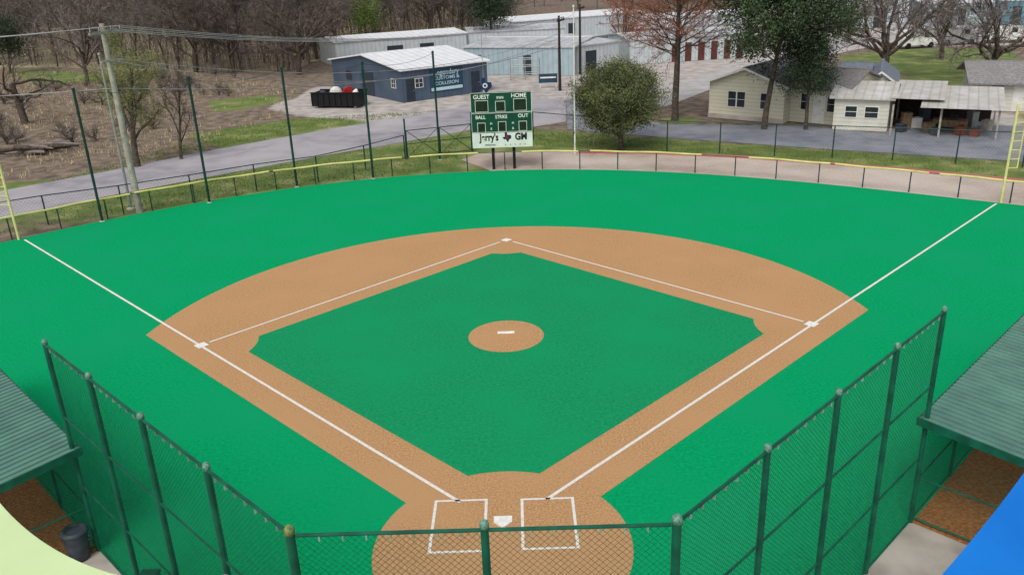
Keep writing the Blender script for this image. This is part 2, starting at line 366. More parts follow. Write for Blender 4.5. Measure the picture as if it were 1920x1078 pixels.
BL=[G(*p) for p in [(815,938),(912,936),(914,1036),(802,1037)]]; BR=[G(*p) for p in [(976,934),(1076,933),(1087,1028),(978,1032)]]
bbox_frame('batters_box',(BL[0].x+BL[3].x)/2,(BL[1].x+BL[2].x)/2,(BL[2].y+BL[3].y)/2,(BL[0].y+BL[1].y)/2)
bbox_frame('batters_box',(BR[0].x+BR[3].x)/2,(BR[1].x+BR[2].x)/2,(BR[2].y+BR[3].y)/2,(BR[0].y+BR[1].y)/2)
hp=.2159
o=MB().prism([(0,0,0),(hp,hp,0),(hp,2*hp,0),(-hp,2*hp,0),(-hp,hp,0)],(0,0,.03)).build('home_plate',rubber); tag(o,'white five sided home plate between the two batter boxes','home plate')
def bevelbox(m,x0,x1,y0,y1,z0,z1,b=.02):
    m.box(x0,x1,y0,y1,z0,z1-b); n=len(m.v)
    m.v+=[(x0,y0,z1-b),(x1,y0,z1-b),(x1,y1,z1-b),(x0,y1,z1-b),(x0+b,y0+b,z1),(x1-b,y0+b,z1),(x1-b,y1-b,z1),(x0+b,y1-b,z1)]
    for q in ((4,5,6,7),(0,1,5,4),(1,2,6,5),(2,3,7,6),(3,0,4,7)): m.f.append([n+x for x in q])
for x,y,lab in ((U-.05,U,'white square first base bag at the right corner of the diamond'),(-U+.05,U,'white square third base bag at the left corner of the diamond'),(0,2*U-.05,'white square second base bag at the far corner of the diamond')):
    m=MB(); bevelbox(m,-.19,.19,-.19,.19,.0,.012,.005); o=m.build('base_bag',rubber,loc=(x,y,0.015)); o.rotation_euler=(0,0,R_(45)); tag(o,lab,'base')
m=MB(); bevelbox(m,-.3,.3,-.075,.075,.0,.03,.01); tag(m.build('pitching_rubber',rubber,loc=(.03,10.95,.013)),'white pitching rubber slab on the round tan mound','pitching rubber')
# ---------------------------------------------------------------- tall backstop fences
HF=5.25
def panel_wires(m,A,B,z0,z1,p,r,k=3):
    A=Vector(A);B=Vector(B);W=(B-A).length;u=(B-A)/W;h=z1-z0
    n=Vector((-u.y,u.x,0))*r*.9
    def P(x,z,s): return A+u*x+Vector((0,0,z0+z))+n*s
    c=-h+p*.5
    while c<W:
        x0=max(0,c);x1=min(W,c+h)
        if x1-x0>.02:
            m.tube([P(x0,x0-c,1),P(x1,x1-c,1)],r,k,cap=False)
            m.tube([P(x0,h-(x0-c),-1),P(x1,h-(x1-c),-1)],r,k,cap=False)
        c+=p
def tall_fence(label,pts,rr_post,rails,caps,pitch=.092,wr=.0029,H=HF):
    t=thing('backstop_fence',label,'fence',pts[0]); L0=Vector(pts[0])
    q=[Vector(p)-L0 for p in pts]
    for i,p in enumerate(q):
        if rr_post[i]<=0: continue
        r=rr_post[i]
        po=MB().tube([p,p+Vector((0,0,H+.02))],r,12).build('post',gpost,t,smooth=False)
        MB().lathe(p+Vector((0,0,H+.02)),[(r*1.12,-.07),(r*1.12,0),(r*.95,.03),(r*.5,.055),(.01,.06)],14).build('post_cap',caps[i],po,smooth=True)
    for z,r in rails:
        for a,b2 in zip(q[:-1],q[1:]):
            MB().tube([a+Vector((0,0,z)),b2+Vector((0,0,z))],r,8).build('rail',gpost,t)
    for a,b2 in zip(q[:-1],q[1:]):
        m=MB(); panel_wires(m,a,b2,.03,rails[0][0]-.02,pitch,wr); m.build('wire_mesh',gwire,t)
    m=MB()
    for a,b2 in zip(q[:-1],q[1:]):
        W=(b2-a).length;u=(b2-a)/W
        for z,r in rails[:1]:
            for k in range(1,8): m.obox(a+u*(W*k/8)+Vector((0,0,z)),u,(-u.y,u.x,0),(0,0,1),(-.01,.01),(-r-.004,r+.004),(-r-.06,-r+.012))
    o=m.build('wire_ties',tiem,t); o['kind']='stuff'
    return t
rp=[G(*p,HF+.07) for p in [(1270,965),(1449,836),(1581,731),(1689,644),(1772,574)]]
lp=[G(*p,HF+.07) for p in [(541,986),(375,872),(257,775),(160,700),(82,636)]]
def straight(ps):
    a,b2=ps[0],ps[-1]; d=(b2-a).normalized(); o=[]
    for p in ps: q=a+d*((p-a).dot(d)); o.append(Vector((q.x,q.y,0)))
    return o
rp=straight(rp); lp=straight(lp)
RL=[(HF-.05,.028),(3.5,.022),(1.75,.022),(.08,.02)]
tall_fence('tall green chain link wing fence right of the backstop, ending at the right dugout',rp,[.066,.055,.055,.055,.052],RL,[gcap]*5)
tall_fence('tall green chain link wing fence left of the backstop, ending at the left dugout',lp,[.066,.055,.055,.055,.052],RL,[ycap2]+[gcap]*4)
cm=(lp[0]+rp[0])/2; u=(rp[0]-lp[0]).normalized()
cpx=G(907,984,HF+.07); cm=Vector((cpx.x,cm.y,0))
tall_fence('green chain link backstop fence straight behind home plate, with one middle post',[lp[0]+u*.075,cm,rp[0]-u*.075],[0,.057,0],[(HF-.08,.028),(2.6,.022),(.08,.02)],[gcap]*3,pitch=.105,wr=.0036)
# ---------------------------------------------------------------- dugouts
def dugout(E,side,label,label2):
    t=thing('dugout',label,'dugout',(E.x,E.y,0),0)
    a=Vector((side*.70711,.70711,0)); b2=Vector((side*.70711,-.70711,0)); z=Vector((0,0,1)); O=Vector((0,0,0))
    L,Dp,hf,hb=9.5,3.4,2.72,2.45
    m=MB(); x=-.2
    def rp_(x,y,dz): return O+a*x+b2*y+z*(hf-(hf-hb)*(y/Dp)+dz)
    while x<L:
        n=len(m.v); prof=[(0,0),(.02,0),(.035,.035),(.07,.035),(.085,0),(RP,0)]
        for (dx,dz) in prof:
            m.v.append(tuple(rp_(x+dx,-.1,dz))); m.v.append(tuple(rp_(x+dx,Dp+.2,dz)))
        for i in range(5): m.f.append([n+2*i,n+2*i+1,n+2*i+3,n+2*i+2])
        x+=RP
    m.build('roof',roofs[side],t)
    m=MB()
    m.prism([rp_(-.23,-.13,-.14),rp_(-.23,Dp+.2,-.14),rp_(-.23,Dp+.2,.045),rp_(-.23,-.13,.045)],a*.03)
    m.prism([rp_(-.2,-.14,-.14),rp_(L+.1,-.14,-.14),rp_(L+.1,-.14,.0),rp_(-.2,-.14,.0)],b2*.03)
    m.build('roof_trim',gpost,t)
    for x in (.06,2.45,4.9,7.3,9.4):
        for y in (0,Dp-.1): 
            if x==.06 and y==0: continue
            MB().tube([O+a*x+b2*y,rp_(x,y,-.03)],.04,10).build('post',gpost,t)
    m=MB()
    for h in (.1,1.15): m.tube([a*.06+z*h,a*9.4+z*h],.022,8)
    m.tube([a*.06+z*(hf-.15),a*9.4+z*(hf-.15)],.022,8); m.build('front_rail',gpost,t)
    m=MB()
    for h in (.1,1.15): m.tube([a*.06+b2*.05+z*h,a*.06+b2*(Dp-.1)+z*h],.022,8)
    m.build('side_rail',gpost,t)
    m=MB(); panel_wires(m,a*.08,a*9.4,.1,hf-.15,.092,.003); m.build('wire_mesh',gwire,t)
    m=MB(); panel_wires(m,a*.08+b2*.05,a*.08+b2*(Dp-.1),.1,hf-.3,.092,.003); m.build('wire_mesh',gwire,t)
    bn=thing('bench',label2,'bench',(E.x+a.x*2+b2.x*2.4,E.y+a.y*2+b2.y*2.4,0))
    for k in range(3): MB().obox((0,0,0),a,b2,z,(0,5),(k*.12,k*.12+.1),(.43,.46)).build('seat_plank',galv,bn)
    for x in (.3,2.5,4.7):
        MB().obox((0,0,0),a,b2,z,(x,x+.05),(.02,.32),(.0,.43)).build('leg',galv,bn)
    sheet('dugout_floor',[(E+a*.0+b2*.03)[:2],(E+a*9.6+b2*.03)[:2],(E+a*9.6+b2*(Dp+.2))[:2],(E+b2*(Dp+.2))[:2]],.012,brownt)
    return a,b2
aR,bR=dugout(rp[-1],1,'right dugout with green ribbed metal roof and chain link front','grey metal bench under the right dugout roof')
aL,bL=dugout(lp[-1],-1,'left dugout with green ribbed metal roof and chain link front','grey metal bench under the left dugout roof')
def pad(ps,a,b2):
    e=ps[-1]; s=ps[0]; w=(e-s).normalized()
    return [(s-w*.3)[:2],(e)[:2],(e+b2*7)[:2],(e+b2*7-Vector((0,9,0)))[:2],(s.x,-14)]
sheet('concrete_pad',pad(rp,aR,bR),.006,conc); sheet('concrete_pad',pad(lp,aL,bL),.006,conc)
bp=G(152,1046); t=thing('trash_barrel','dark grey plastic trash barrel on concrete by the left dugout','trash can',bp)
MB().lathe((0,0,.02),[(.2,0),(.23,.25),(.25,.3),(.25,.33),(.26,.6),(.28,.66),(.27,.7)],24).build('body',binm,t,smooth=True)
MB().lathe((0,0,.02),[(.295,.68),(.295,.73),(.25,.78),(.2,.78),(.19,.74),(.12,.74)],24).build('lid',binm,t,smooth=True)
for s in (-1,1): MB().tube([(s*.27,0,.5),(s*.33,0,.52),(s*.33,0,.6),(s*.27,0,.62)],.015,6).build('handle',binm,t)
ub=G(278,1076,1.0); t=thing('utility_box','dark green metal cabinet standing outside the left wing fence','cabinet',(ub.x,ub.y,0))
m=MB(); bevelbox(m,-.17,.17,-.14,.14,0,.95,.02); m.build('body',gpost,t); m=MB(); bevelbox(m,-.19,.19,-.16,.16,.95,1.02,.02); m.build('lid',gpost,t)
# ---------------------------------------------------------------- shade sails
def sail(label,mat,cor,sag):
    cs=[G(px,py,zz) for (px,py,zz) in cor]
    t=thing('shade_sail',label,'shade sail',(cs[0].x,cs[0].y,0)); L0=Vector((cs[0].x,cs[0].y,0))
    n=32; m=MB(); cen=sum(cs,Vector())/4
    m0=(cs[0]+cs[1])/2;m1=(cs[2]+cs[3])/2;m2=(cs[0]+cs[3])/2;m3=(cs[1]+cs[2])/2
    for i in range(n+1):
        for j in range(n+1):
            s_=i/n;r_=j/n
            p=(cs[0]*(1-s_)+cs[1]*s_)*(1-r_)+(cs[3]*(1-s_)+cs[2]*s_)*r_
            e=4*s_*(1-s_)*sag*((1-r_)**2); e2=4*s_*(1-s_)*sag*(r_**2); g1=4*r_*(1-r_)*.3*((1-s_)**2); g2=4*r_*(1-r_)*.3*(s_**2)
            p=p+(cen-m0).normalized()*e+(cen-m1).normalized()*e2+(cen-m2).normalized()*g1+(cen-m3).normalized()*g2
            m.v.append(tuple(p-L0))
    for i in range(n):
        for j in range(n):
            a0=i*(n+1)+j; m.f.append([a0,a0+n+1,a0+n+2,a0+1])
    m.build('canopy',mat,t,smooth=True)
    for c in cs: MB().tube([(c.x-L0.x,c.y-L0.y,0),(c.x-L0.x,c.y-L0.y,c.z+.1)],.06,10).build('post',galv,t)
sail('pale lime fabric shade sail in the lower left corner',lime,[(-75,797,5.6),(422,1095,5.6),(420,2000,5.2),(-900,1500,5.2)],.97)
sail('bright blue fabric shade sail in the lower right corner',bluef,[(1660,1190,5.6),(1990,780,5.6),(2900,1500,5.2),(1900,2200,5.2)],.12)
# ---------------------------------------------------------------- outfield fence
t=thing('outfield_fence','low dark chain link outfield fence with yellow top cap round the green turf','fence',(0,0,0))
ta=-.93
dense=[arcp(ta+(1.86)*i/800,.3) for i in range(801)]
cum=[0]
for a,b2 in zip(dense[:-1],dense[1:]): cum.append(cum[-1]+(b2-a).length)
def along(d):
    i=min(max(np.searchsorted(cum,d)-1,0),len(dense)-2); f=(d-cum[i])/(cum[i+1]-cum[i]); return dense[i].lerp(dense[i+1],float(f))
nP=int(cum[-1]/2.35)
HO=1.12
for k in range(nP+1):
    p=along(k*2.35); MB().tube([p,p+Vector((0,0,HO-.03))],.034,8).build('post',dgpost,t)
m=MB(); m2=MB()
for k in range(nP):
    a=along(k*2.35);b2=along((k+1)*2.35); m.tube([a+Vector((0,0,HO)),b2+Vector((0,0,HO))],.02,6); panel_wires(m2,a,b2,.03,HO,.12,.0025)
m.build('top_rail',dgpost,t); m2.build('wire_mesh',blkwire,t)
def capseg(x0,x1,j):
    ds=[d for d in np.arange(0,cum[-1],.25) if x0<=proj(along(d)+Vector((0,0,HO)))[0]<=x1]
    if len(ds)<2: return
    MB().tube([along(d)+Vector((0,0,HO+.02+.014*math.sin(d*1.7+j))) for d in ds],.052,8).build('yellow_cap',yellow,t)
for j,(a,b2) in enumerate(((-90,250),(252,505),(507,756),(762,903),(976,1085),(1100,1322),(1404,1560),(1562,1750),(1752,2050))): capseg(a,b2,j)
def foulpole(base,label,h,sgn):
    t=thing('foul_pole',label,'foul pole',base)
    MB().tube([(0,0,0),(0,0,h)],.06,10).build('pole',yellowp,t)
    m=MB(); x1=sgn*.5
    m.tube([(x1,0,h*.36),(x1,0,h)],.03,6)
    for z in np.linspace(h*.36,h,8): m.tube([(0,0,z),(x1,0,z)],.022,6)
    m.build('wing_frame',yellowp,t)
    m=MB(); panel_wires(m,(min(0,x1),0,0),(max(0,x1),0,0),h*.36,h,.12,.005); m.build('wing_mesh',yellowp,t)
foulpole((fr.x+.1,fr.y+.35,0),'pale yellow foul pole with mesh wing at the right field corner',Hh((1883,380),195),1)
foulpole((fl.x-.1,fl.y+.35,0),'pale yellow foul pole with mesh wing at the left field corner',Hh((30,452),265),-1)
npz=[((192,415),185),((393,380),155),((557,350),140),((700,335),118),((825,300),100)]
tops=[]
for i,(b_,tp) in enumerate(npz):
    g=G(*b_); h=min(9.5,max(7.0,Hh(b_,tp))); tops.append((g,h))
    t=thing('net_pole','tall thin dark green pole behind the left outfield fence, %s from the left'%['first','second','third','fourth','fifth'][i],'pole',g,0,'tall poles behind left field')
    MB().tube([(0,0,0),(0,0,h)],.07,10).build('shaft',dgpost,t); MB().lathe((0,0,h),[(.085,-.06),(.085,0),(.03,.05)],10).build('cap',dgpost,t); MB().lathe((0,0,-.02),[(.14,0),(.14,.04),(.09,.06)],12).build('footing',conc,t)
for i in range(4):
    (a,ha),(b2,hb)=tops[i],tops[i+1]; pts=[]
    for k in range(9):
        f=k/8; pts.append(a.lerp(b2,f)+Vector((0,0,ha+(hb-ha)*f-.1-.35*4*f*(1-f))))
    tag(MB().tube(pts,.01,4).build('cable',blkwire),'thin steel cable strung between the %s tall green poles'%['first and second','second and third','third and fourth','fourth and fifth'][i],'cable')
def chain_fence(label,base,h,step,mat,wp=.2,wr=.003):
    P=[G(*p) for p in base]; t=thing('chain_link_fence',label,'fence',P[0]); O=P[0]
    L=[0]
    for a,b2 in zip(P[:-1],P[1:]): L.append(L[-1]+(b2-a).length)
    def at2(d):
        i=min(max(int(np.searchsorted(L,d))-1,0),len(P)-2); return P[i].lerp(P[i+1],(d-L[i])/(L[i+1]-L[i]))-O
    n=max(1,round(L[-1]/step)); q=[at2(L[-1]*k/n) for k in range(n+1)]
    for p in q: MB().tube([p,p+Vector((0,0,h))],.04,8).build('post',mat,t)
    m=MB();m2=MB()
    for a,b2 in zip(q[:-1],q[1:]): m.tube([a+Vector((0,0,h)),b2+Vector((0,0,h))],.028,6); panel_wires(m2,a,b2,.04,h,wp,wr)
    m.build('top_rail',mat,t); m2.build('wire_mesh',mat,t)
chain_fence('dark chain link perimeter fence between the left outfield and the road',[(-60,448),(60,426),(290,393),(470,360),(627,337),(760,298)],1.6,3.6,dgpost)
chain_fence('dark chain link perimeter fence along the side road right of the scoreboard',[(1000,262),(1052,268),(1245,283),(1445,292),(1607,298),(1795,307),(1920,314),(2050,322)],2.0,3.6,dgpost)
chain_fence('short chain link fence between the field gate and scoreboard',[(885,283),(905,275),(1000,262)],1.9,3,dgpost)
ga,gb=G(765,298),G(885,284); gt=thing('field_gate','dark double gate with crossed braces left of the scoreboard','gate',ga); d=gb-ga; Lg=d.length; ug=d/Lg
for k,(s0,s1) in enumerate(((0,.49),(.51,1))):
    A,B=ug*Lg*s0,ug*Lg*s1; z=Vector((0,0,1)); m=MB()
    for h in (.1,1.0,1.9): m.tube([A+z*h,B+z*h],.03,6)
    m.tube([A+z*.1,A+z*1.9],.035,6); m.tube([B+z*.1,B+z*1.9],.035,6); m.build('gate_leaf',dgpost,gt)
    m=MB(); m.tube([A+z*.1,B+z*1.9],.022,5); m.tube([A+z*1.9,B+z*.1],.022,5); m.build('cross_brace',dgpost,gt)
for s0 in (0,1): MB().tube([ug*Lg*s0-ug*.06*(1-2*s0),ug*Lg*s0-ug*.06*(1-2*s0)+Vector((0,0,2.7))],.055,8).build('gate_post',dgpost,gt)
# ---------------------------------------------------------------- scoreboard
sb=G(945,318); t=thing('scoreboard','green baseball scoreboard on two black posts beyond centre field','scoreboard',sb,R_(-.6))
def hz(py): return Hh((945,318),py)
ppm=Cf/(( sb-CP).dot(CF)); sxx=lambda px:(px-945)/ppm
z0,z1,z2,z3,z4=hz(276),hz(248),hz(247),hz(211),hz(173); x0,x1=sxx(889),sxx(1000)
MB().box(x0,x1,-.1,.1,z0,z1-.02).build('sponsor_panel',sbw,t)
MB().box(x0,x1,-.1,.1,z2,z3-.01).build('count_panel',sbg,t)
MB().box(x0,x1,-.1,.1,z3+.02,z4).build('score_panel',sbg,t)
for px in (926,965): MB().box(sxx(px)-.09,sxx(px)+.09,.11,.29,0,z4-.2).build('post',black,t)
fm=MB()
for (a,b2) in ((z2,z3-.01),(z3+.02,z4)):
    fm.box(x0,x1,-.108,-.1,a,a+.02).box(x0,x1,-.108,-.1,b2-.02,b2).box(x0,x0+.02,-.108,-.1,a+.02,b2-.02).box(x1-.02,x1,-.108,-.1,a+.02,b2-.02)
fm.build('white_border',white,t)
def digit(px,py,w,h):
    cx,cz=sxx(px),hz(py); w/=ppm;h/=ppm*.95
    f=MB(); f.box(cx-w/2,cx+w/2,-.112,-.1,cz-h/2,cz+h/2); f=f.build('digit_frame',white,t)
    MB().box(cx-w/2+.03,cx+w/2-.03,-.122,-.112,cz-h/2+.03,cz+h/2-.03).build('digit_window',sbg2,f)
for a in ((909,198,24,20),(943,199,18,18),(979,197,24,21),(907,238,15,17),(945,237,15,18),(983,237,15,17)): digit(*a)
for s,px,py,sz,k in (('GUEST',909,181,.35,.95),('INN',943,183,.24,1),('HOME',977,180,.35,.95),('BALL',906,219,.30,.95),('STRIKE',944,219,.30,.8),('OUT',984,218,.30,1),('H',925,231,.19,1),('E',925,241,.19,1),('H',965,231,.19,1),('R',965,241,.19,1)):
    text(t,'lettering',s,whitel,sxx(px),-.118,hz(py),sz,.012,sx=k)
text(t,'lettering',"Jerry's",black,sxx(920),-.106,hz(257),.62,.03,sx=.74)
text(t,'lettering',"GM",black,sxx(979),-.106,hz(257),.58,.04,sx=.85)
text(t,'lettering',"PREFERRED",black,sxx(922),-.106,hz(271),.13,.01)
def star(m,cx,cz,r,y,dy=-.012):
    pts=[]
    for k in range(10):
        a=math.pi/2+k*math.pi/5; q=r if k%2==0 else r*.42; pts.append((cx+q*math.cos(a),y,cz+q*math.sin(a)))
    m.prism(pts,(0,dy,0))
def texas(cx,cz,s):
    P=[(-.22,.5),(.02,.5),(.02,.26),(.2,.22),(.42,.2),(.46,-.02),(.44,-.14),(.2,-.3),(.12,-.52),(.02,-.5),(-.1,-.26),(-.22,-.2),(-.3,-.28),(-.5,0),(-.22,.02)]
    return [(cx+a*s,-.1,cz+b2*s) for a,b2 in P]
m=MB(); m.prism(texas(sxx(953),hz(257),.58),(0,-.008,0)); em=m.build('state_emblem',navy,t)
m=MB(); star(m,sxx(953),hz(257),.17,-.11); m.build('star',red,em)
m=MB()
for k in range(5): star(m,sxx(950+k*9),hz(271),.05,-.1,-.008)
m.build('small_stars',red,t)
em=thing('state_emblem','navy state shaped sign with white star disc on top of the scoreboard','sign',(sb.x+sxx(917),sb.y,z4))
m=MB(); P=[(x,0,z+.42) for (x,_,z) in [(a[0],0,a[2]) for a in texas(0,0,.9)]]; m.prism([(p[0],-.03,p[2]) for p in P],(0,.06,0)); m.build('panel',navy,em)
m=MB(); k=20
ring=[( .15*math.cos(i*2*math.pi/k),-.045,.42+.15*math.sin(i*2*math.pi/k)) for i in range(k)]; m.prism(ring,(0,.014,0)); m.build('disc',white,em)
m=MB(); star(m,0,.42,.13,-.046,-.01); m.build('star',navy,em)
def pole(name,label,b_,top,r,mat,cat='pole',hmax=99):
    g=G(*b_); h=min(hmax,Hh(b_,top)); t=thing(name,label,cat,g)
    MB().tube([(0,0,0),(0,0,h)],[r,r*.6],10).build('shaft',mat,t); MB().lathe((0,0,h),[(.02,-.02),(r,.03),(r*1.1,.08),(r*.6,.14),(.01,.16)],10).build('finial',mat,t,smooth=True)
    MB().lathe((0,0,-.02),[(r*3,0),(r*3,.08),(r*1.3,.12)],12).build('base',conc,t); return g,h
pole('flagpole','tall white flagpole without a flag, right of the scoreboard',(1078,290),15,.06,white,cat='flagpole')
pole('flagpole','slim pale flagpole beside the blue grey shop',(907,172),70,.06,galv,cat='flagpole')
def upole(label,b_,top,mat,arms,r=.16,hmax=14):
    g=G(*b_); h=min(hmax,Hh(b_,top)); t=thing('utility_pole',label,'utility pole',g,arms)
    MB().tube([(0,0,-.1),(0,0,h*.5),(0,0,h)],[r,r*.85,r*.65],10).build('shaft',mat,t)
    MB().box(-1.1,1.1,-.25,-.12,h-.5,h-.36).build('crossarm',mat,t)
    for x in (-1,-.4,.4,1): MB().lathe((x,-.185,h-.36),[(.03,0),(.06,.05),(.03,.1),(.05,.15),(.02,.2)],8).build('insulator',glass,t)
    return g,h,t
g1,h1_,tt=upole('pale weathered utility pole between the road and the left outfield fence',(262,397),45,wood,R_(70),r=.19)
MB().box(-.7,.7,-.25,-.13,h1_-1.9,h1_-1.8).build('lower_crossarm',wood,tt)
pole('guy_pole','thin grey pole standing close beside the pale utility pole',(246,392),105,.08,galv,hmax=9.5)
g2,h2_,_=upole('dark wooden utility pole behind the scoreboard, left of the pair',(1050,170),30,woodd,R_(70),hmax=13)
g3,h3_,_=upole('dark wooden utility pole right of the white flagpole',(1088,140),8,woodd,R_(70),hmax=13)
def wire(a,b2,sag,label,r=.018):
    pts=[a.lerp(b2,k/16)-Vector((0,0,sag*4*(k/16)*(1-k/16))) for k in range(17)]
    tag(MB().tube(pts,r,4).build('power_line',wirem),label,'power line')
A=g1+Vector((0,0,h1_-.16)); B=g2+Vector((0,0,h2_-.16)); far=G(-900,330)+Vector((0,0,h1_))
for k,o_ in enumerate((-1,-.4,.4,1)):
    off=Vector((math.cos(R_(70))*o_+math.sin(R_(70))*.18,math.sin(R_(70))*o_-math.cos(R_(70))*.18,0))
    wire(A+off,B+off,1.3,'overhead wire from the pale pole across to the scoreboard side, %s on the crossarm'%['first','second','third','fourth'][k],.02)
    if k in(0,1,3): wire(A+off,far+off,1.0,'overhead wire from the pale pole towards the left edge, %s on the crossarm'%['first','second','','last'][k],.02)
wire(A-Vector((0,0,3.1)),B-Vector((0,0,2.6)),1.3,'thick low cable hung below the overhead wires',.028)
wire(A-Vector((0,0,3.1)),far-Vector((0,0,3.1)),1,'low cable running from the pale pole to the left edge',.026)
wire(A+Vector((-.15,.6,-1.6)),B-Vector((0,0,1.5)),2.0,'middle overhead wire sagging between the upper wires and the low cable',.02)
wire(A+Vector((.15,-.6,-1.6)),B-Vector((0,0,1.9)),2.4,'most sagging overhead wire just above the low cable',.02)
wire(B-Vector((0,0,.0)),g3+Vector((0,0,h3_-.2)),.5,'short overhead wire between the two dark utility poles')
# ---------------------------------------------------------------- buildings
def frame(a,b2):
    A,B=G(*a),G(*b2); d=B-A; return A,math.atan2(d.y,d.x),d.length
Xv,Yv,Zv=Vector((1,0,0)),Vector((0,1,0)),Vector((0,0,1))
def window(par,x0,x1,z0,z1,y=0,axis='x',name='window',fm_=None,gl=None,mull=1):
    fm_=fm_ or white; gl=gl or glass
    if axis=='x': O,u,n=Vector((0,y,0)),Xv,Vector((0,-1,0))
    else: O,u,n=Vector((y,0,0)),Yv,Vector((-1,0,0))
    w_=.05
    f=MB().obox(O,u,n,Zv,(x0,x1),(.0,.05),(z0,z0+w_)).obox(O,u,n,Zv,(x0,x1),(.0,.05),(z1-w_,z1)).obox(O,u,n,Zv,(x0,x0+w_),(.0,.05),(z0+w_,z1-w_)).obox(O,u,n,Zv,(x1-w_,x1),(.0,.05),(z0+w_,z1-w_))
    for k in range(1,mull+1):
        c=x0+(x1-x0)*k/(mull+1); f.obox(O,u,n,Zv,(c-.015,c+.015),(.0,.04),(z0+w_,z1-w_))
    f.obox(O,u,n,Zv,(x0+w_,x1-w_),(.0,.038),((z0+z1)/2-.015,(z0+z1)/2+.015))
    f=f.build(name,fm_,par)
    MB().obox(O,u,n,Zv,(x0+.04,x1-.04),(.004,.02),(z0+.04,z1-.04)).build('pane',gl,f); return f
def door(par,x0,x1,h,y=0,axis='x',mat=None,name='door'):
    if axis=='x': O,u,n=Vector((0,y,0)),Xv,Vector((0,-1,0))
    else: O,u,n=Vector((y,0,0)),Yv,Vector((-1,0,0))
    d=MB().obox(O,u,n,Zv,(x0,x1),(.002,.04),(.02,h)).build(name,mat or white,par)
    m=MB()
    if x1-x0>1.6:
        z=.45
        while z<h-.2: m.obox(O,u,n,Zv,(x0+.03,x1-.03),(.04,.055),(z,z+.03)); z+=.45
        m.build('panel_seam',trimd,d)
    else: m.obox(O,u,n,Zv,(x1-.15,x1-.08),(.04,.09),(1,1.06)); m.build('handle',galv,d)
    return d
def gable(par,x0,x1,y0,y1,h,rise,ridge,wall,roof,over=.45,trim=None,z0=0):
    if ridge=='x':
        ym=(y0+y1)/2
        MB().prism([(x0,y0,z0),(x0,y1,z0),(x0,y1,h),(x0,ym,h+rise),(x0,y0,h)],(x1-x0,0,0)).build('wall',wall,par)
        s=rise/(ym-y0); e=over
        P=[(x0-e,y0-e,h-s*e),(x0-e,ym,h+rise),(x0-e,y1+e,h-s*e),(x0-e,y1+e,h-s*e+.13),(x0-e,ym,h+rise+.13),(x0-e,y0-e,h-s*e+.13)]
        P=[(a,b2,c+.01) for a,b2,c in P]; r=MB().prism(P,(x1-x0+2*e,0,0)).build('roof',roof,par)
        MB().box(x0-e,x1+e,ym-.12,ym+.12,h+rise+.10,h+rise+.18).build('ridge_cap',trim or roof,r)
    else:
        xm=(x0+x1)/2
        MB().prism([(x0,y0,z0),(x1,y0,z0),(x1,y0,h),(xm,y0,h+rise),(x0,y0,h)],(0,y1-y0,0)).build('wall',wall,par)
        s=rise/(xm-x0); e=over
        P=[(x0-e,y0-e,h-s*e),(xm,y0-e,h+rise),(x1+e,y0-e,h-s*e),(x1+e,y0-e,h-s*e+.13),(xm,y0-e,h+rise+.13),(x0-e,y0-e,h-s*e+.13)]
        P=[(a,b2,c+.01) for a,b2,c in P]; r=MB().prism(P,(0,y1-y0+2*e,0)).build('roof',roof,par)
        MB().box(xm-.12,xm+.12,y0-e,y1+e,h+rise+.10,h+rise+.18).build('ridge_cap',trim or roof,r)
        m=MB()
        for sx_ in (-1,1):
            xe=xm+sx_*(xm-x0+e); m.prism([(xe,y0-e-.03,h-s*e-.02),(xm,y0-e-.03,h+rise-.02),(xm,y0-e-.03,h+rise+.15),(xe,y0-e-.03,h-s*e+.15)],(0,.028,0))
        m.build('barge_board',white,r)
    return r
A,rz,L=frame((757,193),(915,171)); t=thing('metal_shop','blue grey metal shop building with white gabled roof and banner','building',A,rz)
far_=G(615,166); c_,s_=math.cos(rz),math.sin(rz); dy=-(far_.x-A.x)*s_+(far_.y-A.y)*c_
Dp=max(7,dy); gable(t,0,L,0,Dp,2.95,.95,'x',shopb,sheetw,.3,white)
window(t,.14*L,.14*L+.9,1.2,2.1,0)
door(t,.02*L+.2,.02*L+1.1,2.1,0,mat=trimd); door(t,.80*L,.80*L+1.0,2.1,0,mat=trimd)
window(t,Dp*.7,Dp*.7+1.2,1.2,2.1,0,'y',fm_=trimd); door(t,Dp*.38,Dp*.38+2.6,2.4,0,'y',mat=trimd,name='garage_door'); window(t,Dp*.08,Dp*.08+.9,1.2,2.1,0,'y')
bx0,bx1=L*.31,L*.70
MB().box(bx0,bx1,-.05,-.02,.6,2.75).build('banner',teal,t)
MB().box(bx0+.1,bx1-.1,-.055,-.051,.7,1.0).build('banner_stripe',skyl,t)
m_=(bx0+bx1)/2
for s,z,sz,kk in (('Legendary',2.38,.72,.95),('CUSTOMS &',1.86,.44,.84),('COLLISION',1.36,.44,.84)): text(t,'lettering',s,skyl,m_,-.06,z,sz,.006,sx=(bx1-bx0)*kk/(len(s)*sz*(.58 if s[1].islower() else .66)))
def warehouse(label,a,b2,dep,h,rise=.5,wall=None,roof=None,doors=(),dmat=None,wins=()):
    A,rz,L=frame(a,b2); t=thing('warehouse',label,'building',A,rz)
    gable(t,0,L,0,dep,h,rise,'x',wall or sheetwall,roof or sheetw,.15,white)
    for (f0,f1,hh) in doors: door(t,L*f0,L*f1,hh,0,mat=dmat or trimd,name='garage_door')
    for (f0,f1,za,zb) in wins: window(t,L*f0,L*f1,za,zb,0)
    return t,L
warehouse('long low white metal building behind the blue grey shop',(632,127),(876,106),9,3.1,.35,doors=((.38,.5,2.2),(.63,.74,2.2)))
warehouse('wide pale blue metal warehouse with white roof behind the shop',(872,140),(1077,142),15,3.0,.4,wall=sheetwall2,roof=tinroof2,doors=((.1,.16,2.2),(.55,.62,2.2)))
